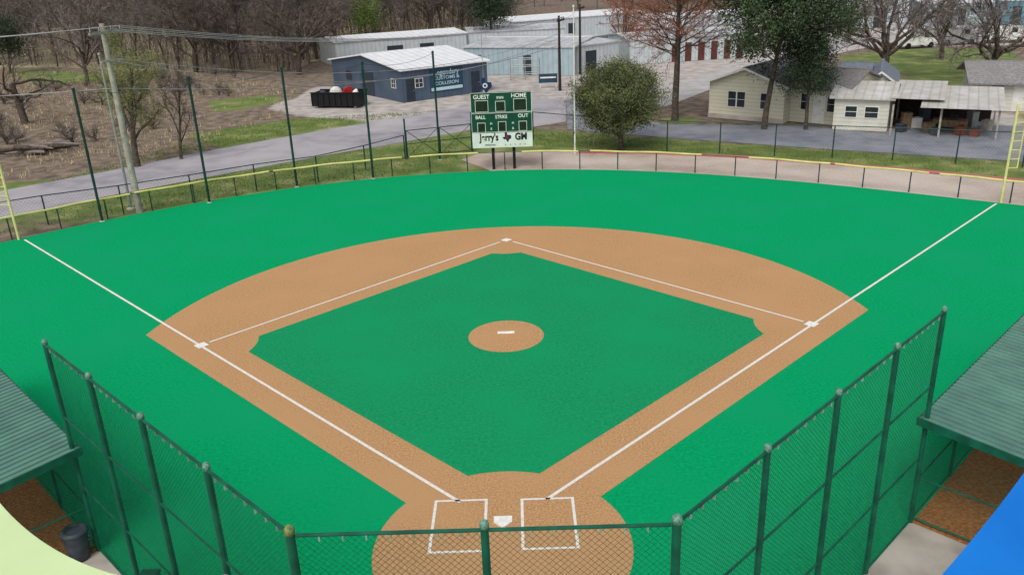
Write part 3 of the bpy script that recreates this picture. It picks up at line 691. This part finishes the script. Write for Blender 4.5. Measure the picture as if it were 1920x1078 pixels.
warehouse('low white storage building to the right of the wide warehouse',(1082,140),(1160,128),16,3.0,.4,roof=tinroof2,doors=((.2,.45,2.4),))
warehouse('long white storage building farthest back behind the warehouses',(965,84),(1205,62),10,3.3,.4,doors=((.1,.15,2.5),(.25,.3,2.5),(.4,.45,2.5)))
warehouse('pale flat roofed storage building at the back left of the dark poles',(880,102),(1060,93),9,2.9,.3,wall=sheetwall,roof=tinroof2)
rd=tuple((k/9+.02,k/9+.075,2.2) for k in range(3,9))
warehouse('storage unit row with brick red doors nearest the rust coloured tree',(1180,122),(1400,108),9,2.8,.4,roof=tinroof2,doors=rd,dmat=reddoor)
warehouse('second storage unit row with red doors behind the rust coloured tree',(1190,96),(1420,80),8,2.8,.4,roof=tinroof2,doors=rd,dmat=reddoor)
warehouse('third storage unit row with white roof at the back right',(1215,72),(1450,56),8,2.8,.4,doors=rd,dmat=reddoor)
warehouse('large white hall behind the bare trees at the upper right',(1540,58),(1700,50),14,4.2,.7,doors=((.2,.35,3),(.6,.75,3)))
warehouse('low pale building at the far upper right edge',(1730,50),(1860,46),12,3.3,.5,wall=sheetwall2,doors=((.2,.3,2.5),(.5,.6,2.5)))
warehouse('small teal blue metal building at the top right corner',(1870,48),(1990,46),12,3.6,.5,wall=sheetwall3,doors=((.2,.35,2.8),))
warehouse('far pale roofed hall along the top edge above the evergreen',(1440,32),(1620,26),14,4.2,.5,doors=((.2,.3,3),(.6,.7,3)))
warehouse('far grey roofed hall at the top right behind the pale building',(1680,24),(1900,18),16,4.5,.6,wall=sheetwall,roof=tinroof2,doors=((.3,.4,3),))
# parked vans in the far paved yard
def van(label,px,py,rz,mat):
    t=thing('parked_van',label,'van',G(px,py),rz,'vans parked in the far yard')
    MB().prism([(-2.5,-.95,.4),(2.5,-.95,.4),(2.5,-.95,1.1),(1.9,-.95,1.25),(1.3,-.95,2.1),(-2.5,-.95,2.15)],(0,1.9,0)).build('body',mat,t)
    MB().prism([(1.86,-.8,1.35),(1.38,-.8,2.02),(1.42,-.8,2.04),(1.92,-.8,1.36)],(0,1.6,0)).build('windscreen',glass,t)
    MB().box(.5,1.2,-.97,-.952,1.3,1.9).build('side_window',glass,t); MB().box(.5,1.2,.952,.97,1.3,1.9).build('side_window',glass,t)
    for x in(-1.6,1.6):
        for s in(-1,1): MB().tube([(x,s*.72,.36),(x,s*.98,.36)],.36,14).build('wheel',black,t)
van('white van parked far off beyond the back road, leftmost of the three vans',1715,90,.2,white)
van('silver van parked far off beyond the back road, middle of the three vans',1790,84,.1,galv)
van('pale van parked far off at the right edge, rightmost of the three vans',1880,80,-.1,sbw)
g=G(985,148); t=thing('metal_rack','pale open metal rack standing before the pale blue warehouse','rack',g)
for x in (-1.6,0,1.6):
    for y in (-.8,.8): MB().tube([(x,y,0),(x,y,2.2)],.05,6).build('upright',galv,t)
for z in (.6,1.4,2.15): MB().tube([(-1.6,-.8,z),(1.6,-.8,z),(1.6,.8,z),(-1.6,.8,z),(-1.6,-.8,z)],.04,6).build('shelf_rail',galv,t)
A,rz,L=frame((1328,220),(1560,241)); t=thing('cottage','cream sided cottage with grey shingle gable roof behind the dark evergreens','house',A,rz)
gable(t,0,L*.62,0,9,2.8,1.1,'y',siding,shing,.5,shing)
gable(t,L*.62+.01,L+.4,1.2,8,2.6,.95,'x',siding,shing,.4,shing)
for f in (.16,.235,.43,.70): window(t,L*f,L*f+.75,.95,2.2,0 if f<.6 else 1.2,fm_=white,mull=0)
window(t,L*.90,L*.90+.7,.9,2.1,1.2,mull=0); door(t,L*.80,L*.80+.9,2.1,1.2,mat=white)
MB().box(-.03,L*.62+.03,-.03,-.004,0,.35).build('skirting',conc,t)
A,rz,L=frame((1560,243),(1662,248)); t=thing('annex_house','small off white house with tin roof and open carport','house',A,rz)
gable(t,0,L,0,6,2.3,.6,'x',sidingw,tinroof,.35,tinroof)
window(t,L*.2,L*.2+.85,.9,1.75,0,mull=0); window(t,L*.56,L*.56+.95,.9,1.75,0,mull=0)
MB().obox((0,0,0),Xv,Vector((0,1,.035)),Zv,(L+.1,L+3.4),(-.4,6.6),(2.42,2.5)).build('porch_roof',tinroof,t)
MB().obox((0,0,0),Xv,Vector((0,1,.06)),Zv,(L+2.0,L+7.0),(-1.6,5.6),(2.14,2.21)).build('carport_roof',tinroof,t)
for x in (L+.3,L+3.3,L+6.7):
    for y in (-1.0,5.2): MB().box(x-.06,x+.06,y-.06,y+.06,0,2.12+.035*y).build('carport_post',wood,t)
MB().box(L+.02,L+6.5,5.8,5.9,0,2.25).build('carport_back_wall',woodd,t)
A2=A
def loc2(x,y): return Vector((A2.x+x*math.cos(rz)-y*math.sin(rz),A2.y+x*math.sin(rz)+y*math.cos(rz),0))
def crate(label,p,sx,sy,sz,mat,r):
    t=thing('storage_tub',label,'tub',p,r); m=MB(); bevelbox(m,-sx/2,sx/2,-sy/2,sy/2,0,sz,.03); m.build('body',mat,t)
    m=MB(); bevelbox(m,-sx/2-.03,sx/2+.03,-sy/2-.03,sy/2+.03,sz,sz+.06,.02); m.build('lid',mat,t)
crate('orange storage tub at the front of the carport',loc2(L+4.6,.3),.6,.45,.5,orange,.3)
crate('tan box by the carport middle post',loc2(L+2.6,.8),.7,.5,.6,tan,.1)
crate('white chest stored under the carport',loc2(L+1.6,2.0),.9,.6,.7,white,.0)
crate('dark grey tub beside the small house wall',loc2(L+.9,.4),.6,.5,.5,binm,.5)
for k,(x,y,h_,m_1,lb) in enumerate(((1.1,1.6,1.1,tan,'tall tan cabinet under the porch roof'),(2.2,3.0,1.3,binm,'dark grey locker at the back of the carport'),(5.3,3.6,1.0,galv,'grey metal cabinet at the back right of the carport'),(6.2,2.2,.7,wood,'low grey wooden box on the right of the carport'),(5.5,.2,.4,orange,'low rusty crate right of the orange tub'),(3.1,-.2,.45,binm,'small dark crate at the carport front edge'))):
    crate(lb,loc2(L+x,y),.6,.5,h_,m_1,.2*k)
t=thing('utility_cart','small cream utility cart parked under the carport','cart',loc2(L+3.9,2.0),rz)
m=MB(); bevelbox(m,-1.1,1.1,-.55,.55,.3,.75,.08); m.build('body',tan,t); m=MB(); m.box(-.5,.9,-.52,.52,1.62,1.68); m.build('canopy',yellowp,t)
for x in(-.45,.85):
    for y in(-.48,.48): MB().tube([(x,y,.7),(x,y,1.63)],.02,6).build('canopy_post',black,t)
for x in(-.75,.75):
    for y in(-.58,.58): MB().tube([(x,y-.07,.25),(x,y+.07,.25)],.25,14).build('wheel',black,t)
m=MB(); bevelbox(m,-.1,.45,-.45,.45,.75,1.0,.05); m.build('seat',black,t)
A,rz,L=frame((1822,208),(1960,211)); t=thing('grey_roofed_house','grey roofed house at the right edge beyond the carport','house',A,rz)
gable(t,0,L+3,0,8,2.2,1.0,'x',sidingw,shing,.6,shing); window(t,1,2,1,2); window(t,4,5,1,2); door(t,2.6,3.5,2.1)
A,rz,L=frame((1575,208),(1645,210)); t=thing('rear_cottage','blue grey roofed cottage rising behind the small off white house','house',A,rz)
gable(t,0,L*.6,0,8,2.3,.9,'x',sidingw,shingb,.4,shingb); gable(t,L*.6,L*.6+2.2,-.6,7,2.3,.8,'y',sidingw,shingb,.3,shingb)
g=G(1028,165); t=thing('yard_sign','small blue and white yard sign beside the dark utility pole','sign',g)
MB().box(-.95,.95,-.03,.03,.5,1.4).build('panel',teal,t); MB().box(-.8,.8,-.045,-.031,.95,1.1).build('white_stripe',white,t)
for x in(-.8,.8): MB().box(x-.04,x+.04,.031,.1,0,1.4).build('post',white,t)
A,rz,L=frame((586,203),(673,203)); t=thing('dumpster','long black open roll off dumpster filled with rubbish in front of the shop','dumpster',A,rz)
W=2.2;Hd=1.35; m=MB(); m.box(0,L,0,.06,.15,Hd).box(0,L,W-.06,W,.15,Hd).box(0,.06,.06,W-.06,.15,Hd).box(L-.06,L,.06,W-.06,.15,Hd).box(.06,L-.06,.06,W-.06,.15,.25); m.build('container',black,t)
m=MB()
for k in range(9): m.box(L*k/8-(.0 if k==0 else .05),L*k/8+.05,-.08,-.002,.2,Hd-.1)
m.build('side_ribs',black,t); MB().box(-.05,L+.05,-.1,.07,Hd+.002,Hd+.09).box(-.05,L+.05,W-.07,W+.1,Hd+.002,Hd+.09).build('top_rim',black,t)
for x in (.4,L-.4): MB().tube([(x,.1,.12),(x,W-.1,.12)],.12,10).build('roller',galv,t)
def dl(x,y,z): return A+Vector((x*math.cos(rz)-y*math.sin(rz),x*math.sin(rz)+y*math.cos(rz),z))
for (lab,mt,x,y,zz,a,sx,sy,sz) in (('white discarded panel sticking out of the dumpster',white,L*.42,1.1,.9,.3,1.3,.5,.9),('red discarded toy slide on the dumpster heap',redb,L*.68,1.0,1.0,.8,1.3,.35,.85),('grey rubbish sack in the dumpster',binm,L*.15,1.0,.7,.2,.9,.9,.8),('white bag at the right end of the dumpster',sbw,L*.8,1.2,.8,.9,.6,.7,.8)):
    m=MB(); m.lathe((0,0,0),[(sx*.4,0),(sx*.5,sz*.3),(sx*.42,sz*.7),(sx*.2,sz),(.02,sz*1.05)],7); o=m.build('rubbish',mt,loc=dl(x,y,zz)); o.rotation_euler=(.3*a,.4*a,a); o.scale=(1,sy/sx,1); tag(o,lab,'rubbish')
MB().box(.1,L-.1,.1,W-.1,.26,.75).build('rubbish_fill',bark,t)
# ---------------------------------------------------------------- trees
def grow(rng,out,p,d,L,r,lvl,spec):
    s=spec[lvl]; n=s.get('seg',3); pts=[p.copy()];rad=[r]; tip=s.get('tip',.35)
    for i in range(n):
        d=(d+Vector((rng.gauss(0,1),rng.gauss(0,1),rng.gauss(0,1)))*s.get('wob',.15)+Vector((0,0,s.get('up',.05)))).normalized()
        p=p+d*(L/n); pts.append(p.copy()); rad.append(r*(1-(i+1)/n*(1-tip)))
    out[lvl].append((pts,rad))
    if lvl+1<len(spec):
        c=spec[lvl+1]; cnt=c['n']; st=c.get('start',.3)
        for k in range(cnt):
            t_=st+(1-st)*(k+rng.random())/cnt; q=min(int(t_*n),n-1); f=min(t_*n-q,1)
            pp_=pts[q].lerp(pts[q+1],f); dd=(pts[q+1]-pts[q]).normalized()
            az=rng.random()*2*math.pi if lvl else (k*2.399+rng.random()*.6)
            e1=dd.orthogonal().normalized(); e2=dd.cross(e1); side=e1*math.cos(az)+e2*math.sin(az)
            an=R_(rng.uniform(*c['ang'])); nd=dd*math.cos(an)+side*math.sin(an)
            shp=c.get('shape',.5); Lc=L*c['len']*(1-shp*t_)*rng.uniform(.75,1.2) if 'abs' not in c else c['abs']*(1-shp*t_)*rng.uniform(.8,1.2)
            rc=max((rad[q]*(1-f)+rad[q+1]*f)*c.get('rr',.55),c.get('rmin',.008))
            grow(rng,out,pp_,nd,Lc,rc,lvl+1,spec)
def leaves(m,rng,cen,R,n,s,flat=.8):
    for _ in range(n):
        v=Vector((rng.gauss(0,1),rng.gauss(0,1),rng.gauss(0,1)*flat))*R*.5; c=cen+v
        a=Vector((rng.gauss(0,1),rng.gauss(0,1),rng.gauss(0,1))).normalized(); b_=a.orthogonal().normalized()
        a=a*s*rng.uniform(.6,1.3); b_=b_*s*rng.uniform(.4,.8); k=len(m.v)
        m.v+=[tuple(c-a),tuple(c+b_),tuple(c+a),tuple(c-b_)]; m.f.append([k,k+1,k+2,k+3])
def make_tree(name,label,cat,loc,H,spec,seed,barkm,twm,leafm=None,leaf=None,rot=0,group=None,trunk_lvls=2,r0=.2,lean=(0,0),extra=None):
    rng=random.Random(seed); out=[[] for _ in spec]
    grow(rng,out,Vector((0,0,-.15)),Vector((lean[0],lean[1],1)).normalized(),H*spec[0]['h'],r0,0,spec)
    t=thing(name,label,cat,loc,rot,group)
    m=MB()
    for l in range(min(trunk_lvls,len(spec))):
        for p,r in out[l]: m.tube(p,r,7 if l==0 else 5,cap=False)
    m.build('trunk',barkm,t,smooth=True)
    m=MB()
    for l in range(trunk_lvls,len(spec)):
        for p,r in out[l]: m.tube(p,r,3,cap=False)
    if leafm is None:
        m.build('crown',twm,t)
    else:
        if m.v: m.build('branches',twm,t)
        m=MB(); n,R,s=leaf
        for p,r in out[-1]: leaves(m,rng,p[-1],R,n,s)
        if extra: extra(m,rng)
        m.build('crown',leafm,t)
    return t
def bare_spec(n1=8,n2=6,n3=6,n4=3,up=.06,ang=(30,60),wob=.16,h=.75,rm=.012):
    return [dict(h=h,seg=7,wob=.07,up=.1,tip=.2),dict(n=n1,start=.22,len=.62,ang=ang,shape=.45,seg=5,wob=wob,up=up,rr=.6),
            dict(n=n2,start=.2,len=.5,ang=(25,55),shape=.4,seg=4,wob=.18,up=.05,rr=.5,rmin=.02),dict(n=n3,start=.15,len=.5,ang=(25,60),shape=.3,seg=3,wob=.2,up=.03,rr=.5,rmin=rm*1.2),
            dict(n=n4,start=.15,len=.5,ang=(25,55),shape=.3,seg=2,wob=.2,up=.02,rr=.6,rmin=rm)]
def spread(H,n1=8,n2=8,n3=6,n4=5,rm=.014,ang=(18,68),h=.3,k=.62,wob=.2,up=.06):
    return [dict(h=h,seg=4,wob=.08,up=.1,tip=.75),dict(n=n1,start=.45,abs=H*k,ang=ang,shape=.05,seg=6,wob=wob,up=up,rr=.55,len=1),
            dict(n=n2,start=.2,len=.5,ang=(25,60),shape=.4,seg=4,wob=.22,up=.04,rr=.5,rmin=.03),dict(n=n3,start=.15,len=.5,ang=(25,60),shape=.3,seg=3,wob=.22,up=.02,rr=.5,rmin=rm*1.4),
            dict(n=n4,start=.15,len=.5,ang=(25,55),shape=.3,seg=2,wob=.2,up=.02,rr=.6,rmin=rm)]
rng=random.Random(5)
protos=[make_tree('bare_tree','bare winter tree in the dense wood beyond the field','tree',(0,0,0),13,sp,sd_,bark,tm,r0=r0_,group='bare trees of the far wood')
  for sp,tm,sd_,r0_ in ((spread(13,rm=.018,n4=6),twig,11,.2),(bare_spec(12,8,7,6,rm=.018,h=.85),twig2,12,.15),(spread(12,9,7,6,6,rm=.018,ang=(12,50),k=.7),twig,13,.18),(bare_spec(14,8,7,5,rm=.018,h=.95,ang=(18,45)),twig2,14,.14))]
used=[False]*4
def put(i,g,rz,s,label=None,group=None):
    if not used[i]:
        used[i]=True; o=protos[i]; o.location=g; o.rotation_euler=(0,0,rz); o.scale=(s,s,s)
    else: o=copy_tree(protos[i],g,rz,s,label,group)
    return o
def front(px):
    return float(np.interp(px,[-200,0,300,430,560,640,880,960],[124,120,128,138,130,88,66,58]))
for k in range(295):
    px=rng.uniform(-160,965); base=front(px); f=((k%7)/6.)**1.15; py=base-f*(base-8)+rng.uniform(-5,4)
    g=G(px,py); g.z=-.03
    put(rng.choice((0,1,1,2,3,3)),g,rng.uniform(0,6.28),rng.uniform(.75,1.15)*(1 if py>60 else 1.2))
for k in range(62):
    px=rng.uniform(965,1960); py=rng.uniform(-10,20); g=G(px,py); g.z=-.03
    put(rng.randrange(4),g,rng.uniform(0,6.28),rng.uniform(.6,.95),'bare winter tree along the far top edge behind the warehouses and houses','bare trees behind the warehouses')
m=MB()
for k in range(5200):
    px=rng.uniform(-180,962); base=front(px)+4; py=base-rng.random()**1.3*(base-6); p=G(px,py); p.z=-.05
    h=rng.uniform(1.6,5.2); d=Vector((rng.gauss(0,.14),rng.gauss(0,.14),1)); r=rng.uniform(.02,.034)
    m.tube([p,p+d*h*.5+Vector((rng.gauss(0,.1),0,0)),p+d*h],[r,r*.8,r*.5],3,cap=False)
    for j in range(4):
        s0=p+d*h*rng.uniform(.25,.9); m.tube([s0,s0+Vector((rng.gauss(0,.5),rng.gauss(0,.5),rng.uniform(.4,1.2)))],[r*.6,r*.45],3,cap=False)
tag(m.build('undergrowth',twig),'tangle of grey leafless saplings filling the far wood','undergrowth',kind='stuff')
make_tree('bare_tree','gnarled bare tree leaning at the far left edge of the brushy lot','tree',G(48,232),7.5,spread(7.5,6,6,5,4,k=.62,h=.5,rm=.014,ang=(30,80),wob=.3,up=.03),21,bark,twig,r0=.34,lean=(-.22,0))
make_tree('bare_tree','large dark spreading bare tree in front of the wood left of the dumpster','tree',G(562,140),13,spread(13,10,8,7,5,k=.6,rm=.02),26,bark,twig,r0=.34)
make_tree('bare_tree','large spreading bare tree in front of the wood above the budding tree','tree',G(435,138),13,spread(13,10,8,7,5,k=.58,rm=.02),27,bark,twig,r0=.3)
make_tree('bare_tree','tall bare tree in front of the wood near the left edge','tree',G(165,160),12,spread(12,9,8,6,5,k=.6,rm=.02,ang=(12,50)),28,bark,twig2,r0=.26)
make_tree('bare_tree','large spreading bare tree on the green lawn behind the houses','tree',G(1655,145),11.5,spread(11.5,10,9,8,6,k=.7,rm=.02,ang=(25,78)),22,bark,twig2,r0=.42)
make_tree('bare_tree','large spreading bare tree above the grey roofed house at right','tree',G(1850,150),11,spread(11,10,9,8,6,k=.7,rm=.02,ang=(25,75)),23,bark,twig2,r0=.36)
make_tree('bare_tree','bare tree between the two large spreading trees at upper right','tree',G(1765,112),9.5,spread(9.5,8,8,6,5,k=.65,rm=.02),29,bark,twig,r0=.28)
make_tree('bare_tree','bare tree rising behind the tall dark evergreen by the back road','tree',G(1590,80),10,spread(10,8,8,6,5,rm=.02),24,bark,twig2,r0=.28)
make_tree('bare_tree','bare tree in front of the storage rows left of the rust coloured tree','tree',G(1172,108),9,spread(9,8,8,6,5,rm=.02,ang=(12,50)),25,bark,twigr,r0=.22)
sp=bare_spec(10,8,7,6,up=.06,ang=(20,48),h=.7,rm=.009)
make_tree('budding_tree','slender olive tinted budding tree beside the pale utility pole','tree',G(258,312),Hh((258,312),62)*1.05,sp,31,bark,twigo,leafb,(4,.35,.04),r0=.24,lean=(-.03,0))
make_tree('budding_tree','smaller thin tree right of the olive tinted budding tree','tree',G(340,298),Hh((340,298),125),bare_spec(9,7,6,5,up=.1,ang=(12,32),h=.8,rm=.01),32,bark,twig,r0=.13)
cy=[dict(h=1.0,seg=10,wob=.02,up=.1,tip=.12),dict(n=80,start=.3,abs=7.0,ang=(55,82),shape=.55,seg=5,wob=.12,up=.06,rr=.26,len=1,rmin=.04),dict(n=12,start=.12,len=.42,ang=(35,65),shape=.4,seg=3,wob=.16,up=.02,rr=.5,rmin=.022),dict(n=10,start=.1,len=.45,ang=(30,60),shape=.3,seg=2,wob=.2,up=.0,rr=.6,rmin=.015)]
make_tree('cypress_tree','tall rust coloured leafless cypress left of the cream cottage','tree',G(1265,225),16,cy,41,bark,twigr,r0=.3)
ev=[dict(h=.95,seg=8,wob=.05,up=.1,tip=.15),dict(n=48,start=.36,abs=5.6,ang=(50,84),shape=.45,seg=4,wob=.12,up=.08,rr=.35,len=1,rmin=.03),dict(n=10,start=.15,len=.42,ang=(30,60),shape=.3,seg=3,wob=.2,up=.06,rr=.5,rmin=.015)]
make_tree('evergreen_tree','tall dark evergreen in front of the cream cottage','tree',G(1432,242),13.5,ev,51,bark,twig,leafg,(115,1.0,.10),r0=.24,lean=(.08,0))
ev2=[dict(h=.95,seg=6,wob=.04,up=.1,tip=.15),dict(n=22,start=.38,abs=2.0,ang=(50,80),shape=.5,seg=3,wob=.12,up=.08,rr=.35,len=1,rmin=.03),dict(n=6,start=.25,len=.5,ang=(30,60),shape=.3,seg=2,wob=.2,up=.06,rr=.5,rmin=.012)]
make_tree('evergreen_tree','small dense dark evergreen at the right end of the cream cottage','tree',G(1510,243),6.4,ev2,52,bark,twig,leafd,(120,.85,.065),r0=.16)
make_tree('evergreen_tree','green evergreen tree in the wood left of the upper centre','tree',G(925,98),11,ev2,53,bark,twig,leafd,(90,2.2,.13),r0=.24)
make_tree('budding_tree','spring green tree among the bare woods above the white building','tree',G(688,88),8,ev2,54,bark,twig,leafy,(40,1.6,.10),r0=.2)
make_tree('evergreen_tree','dark green tree at the far left edge of the wood','tree',G(20,140),7,ev2,55,bark,twig,leafd,(40,1.6,.11),r0=.2)
g=G(1165,281); Ho=Hh((1165,281),104); ppx=Cf/((g-CP).dot(CF)); Rr=95/ppx
def oak_extra(m,rng):
    cz=Ho*.57
    for k in range(560):
        while True:
            v=Vector((rng.uniform(-1,1),rng.uniform(-1,1),rng.uniform(-1,1)))
            if .4<v.length<1: break
        n_=.86+.16*math.sin(v.x*6+v.y*4+1)*math.cos(v.z*5+v.x*2)
        c=Vector((v.x*Rr*.94*n_-.25,v.y*Rr*.94*n_,cz+v.z*(Ho*.43)*n_))
        if c.z<.9 and v.xy.length<.3: continue
        leaves(m,rng,c,rng.uniform(.4,.75),110,.055)
oak=[dict(h=.35,seg=4,wob=.06,up=.1,tip=.6),dict(n=11,start=.45,abs=Rr*1.15,ang=(25,75),shape=.2,seg=5,wob=.15,up=.06,rr=.5,len=1),dict(n=7,start=.3,len=.42,ang=(30,60),shape=.3,seg=3,wob=.2,up=.05,rr=.5,rmin=.02)]
make_tree('live_oak','round bushy dusty green oak right of the white flagpole','tree',g,Ho,oak,61,bark,twig,leafo,(30,.6,.055),r0=.22,extra=oak_extra)
# brush and grass
rg=random.Random(9)
def tufts(name,label,poly,n,mat,h0,h1,thr,cat,w_=.05,nb=4):
    m=MB(); pl=[G(*p) for p in poly]; xs_=[p.x for p in pl];ys_=[p.y for p in pl]
    XX=np.array([rg.uniform(min(xs_),max(xs_)) for _ in range(n)]);YY=np.array([rg.uniform(min(ys_),max(ys_)) for _ in range(n)])
    ok=inpoly(XX,YY,pl)
    for x,y,k in zip(XX,YY,ok):
        if not k or math.sin(x*.21+1)*math.sin(y*.17)+rg.gauss(0,.5)<thr: continue
        for j in range(nb):
            a=rg.uniform(0,6.28);h=rg.uniform(h0,h1);dx_,dy_=math.cos(a)*w_,math.sin(a)*w_;lx,ly=rg.gauss(0,.2),rg.gauss(0,.2);ox,oy=rg.gauss(0,.25),rg.gauss(0,.25)
            q=len(m.v); m.v+=[(x+ox-dx_,y+oy-dy_,-.03),(x+ox+dx_,y+oy+dy_,-.03),(x+ox+lx*h,y+oy+ly*h,h)]; m.f.append([q,q+1,q+2])
    tag(m.build(name,mat),label,cat,kind='stuff')
tufts('dry_brush','dry tan weeds and brush covering the open lot',[(-150,335),(40,335),(420,255),(540,215),(560,165),(300,130),(-150,140)],9000,drygr,.1,.38,.0,'brush',.04)
tufts('verge_grass','short green grass on the verge between outfield fence and road',[(-80,445),(-80,432),(200,371),(400,333),(600,296),(760,269),(860,252),(860,310),(750,326),(500,356),(250,394),(60,434)],9000,grgr,.04,.12,-.4,'grass',.025)
tufts('roadside_grass','green grass strip on the far side of the left road',[(60,347),(200,320),(400,279),(600,243),(820,208),(560,222),(420,243),(240,300)],5000,grgr,.04,.13,-.2,'grass',.03)
tufts('fence_grass','rough grass along the right perimeter fence',[(1000,275),(1000,245),(1300,264),(1600,285),(1920,305),(1920,335),(1400,291),(1200,282)],6500,grgr,.04,.13,-.3,'grass',.025)
t=thing('log_pile','pile of grey fallen logs and branches on the brushy lot at left','log pile',G(70,285)); 
for k in range(18):
    m=MB(); a=rg.uniform(-.5,.5); L_=rg.uniform(1.2,3.8); x,y,z=rg.uniform(-2.4,2.4),rg.uniform(-1.4,1.4),rg.uniform(.1,.6); d=Vector((math.cos(a),math.sin(a),rg.uniform(-.08,.12)))*L_/2
    c=Vector((x,y,z)); r=rg.uniform(.07,.18); m.tube([c-d,c+Vector((0,0,.05)),c+d],[r,r*.9,r*.6],7); m.build('log',twig2 if k%2 else bark,t)
sh=make_tree('shrub','leafless brown shrub on the brushy lot','shrub',G(120,255),1.8,[dict(h=.35,seg=2,wob=.1,up=.1,tip=.5),dict(n=12,start=.1,abs=1.1,ang=(20,60),shape=.2,seg=3,wob=.2,up=.05,rr=.6,len=1,rmin=.02),dict(n=8,start=.2,len=.5,ang=(20,50),shape=.2,seg=2,wob=.2,up=.05,rr=.6,rmin=.012),dict(n=4,start=.2,len=.5,ang=(20,50),shape=.2,seg=2,wob=.2,up=.05,rr=.6,rmin=.01)],71,bark,twig2,r0=.07,group='leafless shrubs on the brushy lot')
for k in range(34):
    px=rg.uniform(-40,520); py=rg.uniform(140,185) if px>300 else rg.uniform(130,280)
    copy_tree(sh,G(px,py),rg.uniform(0,6),rg.uniform(.5,1.4))
print('done',len(bpy.data.objects))
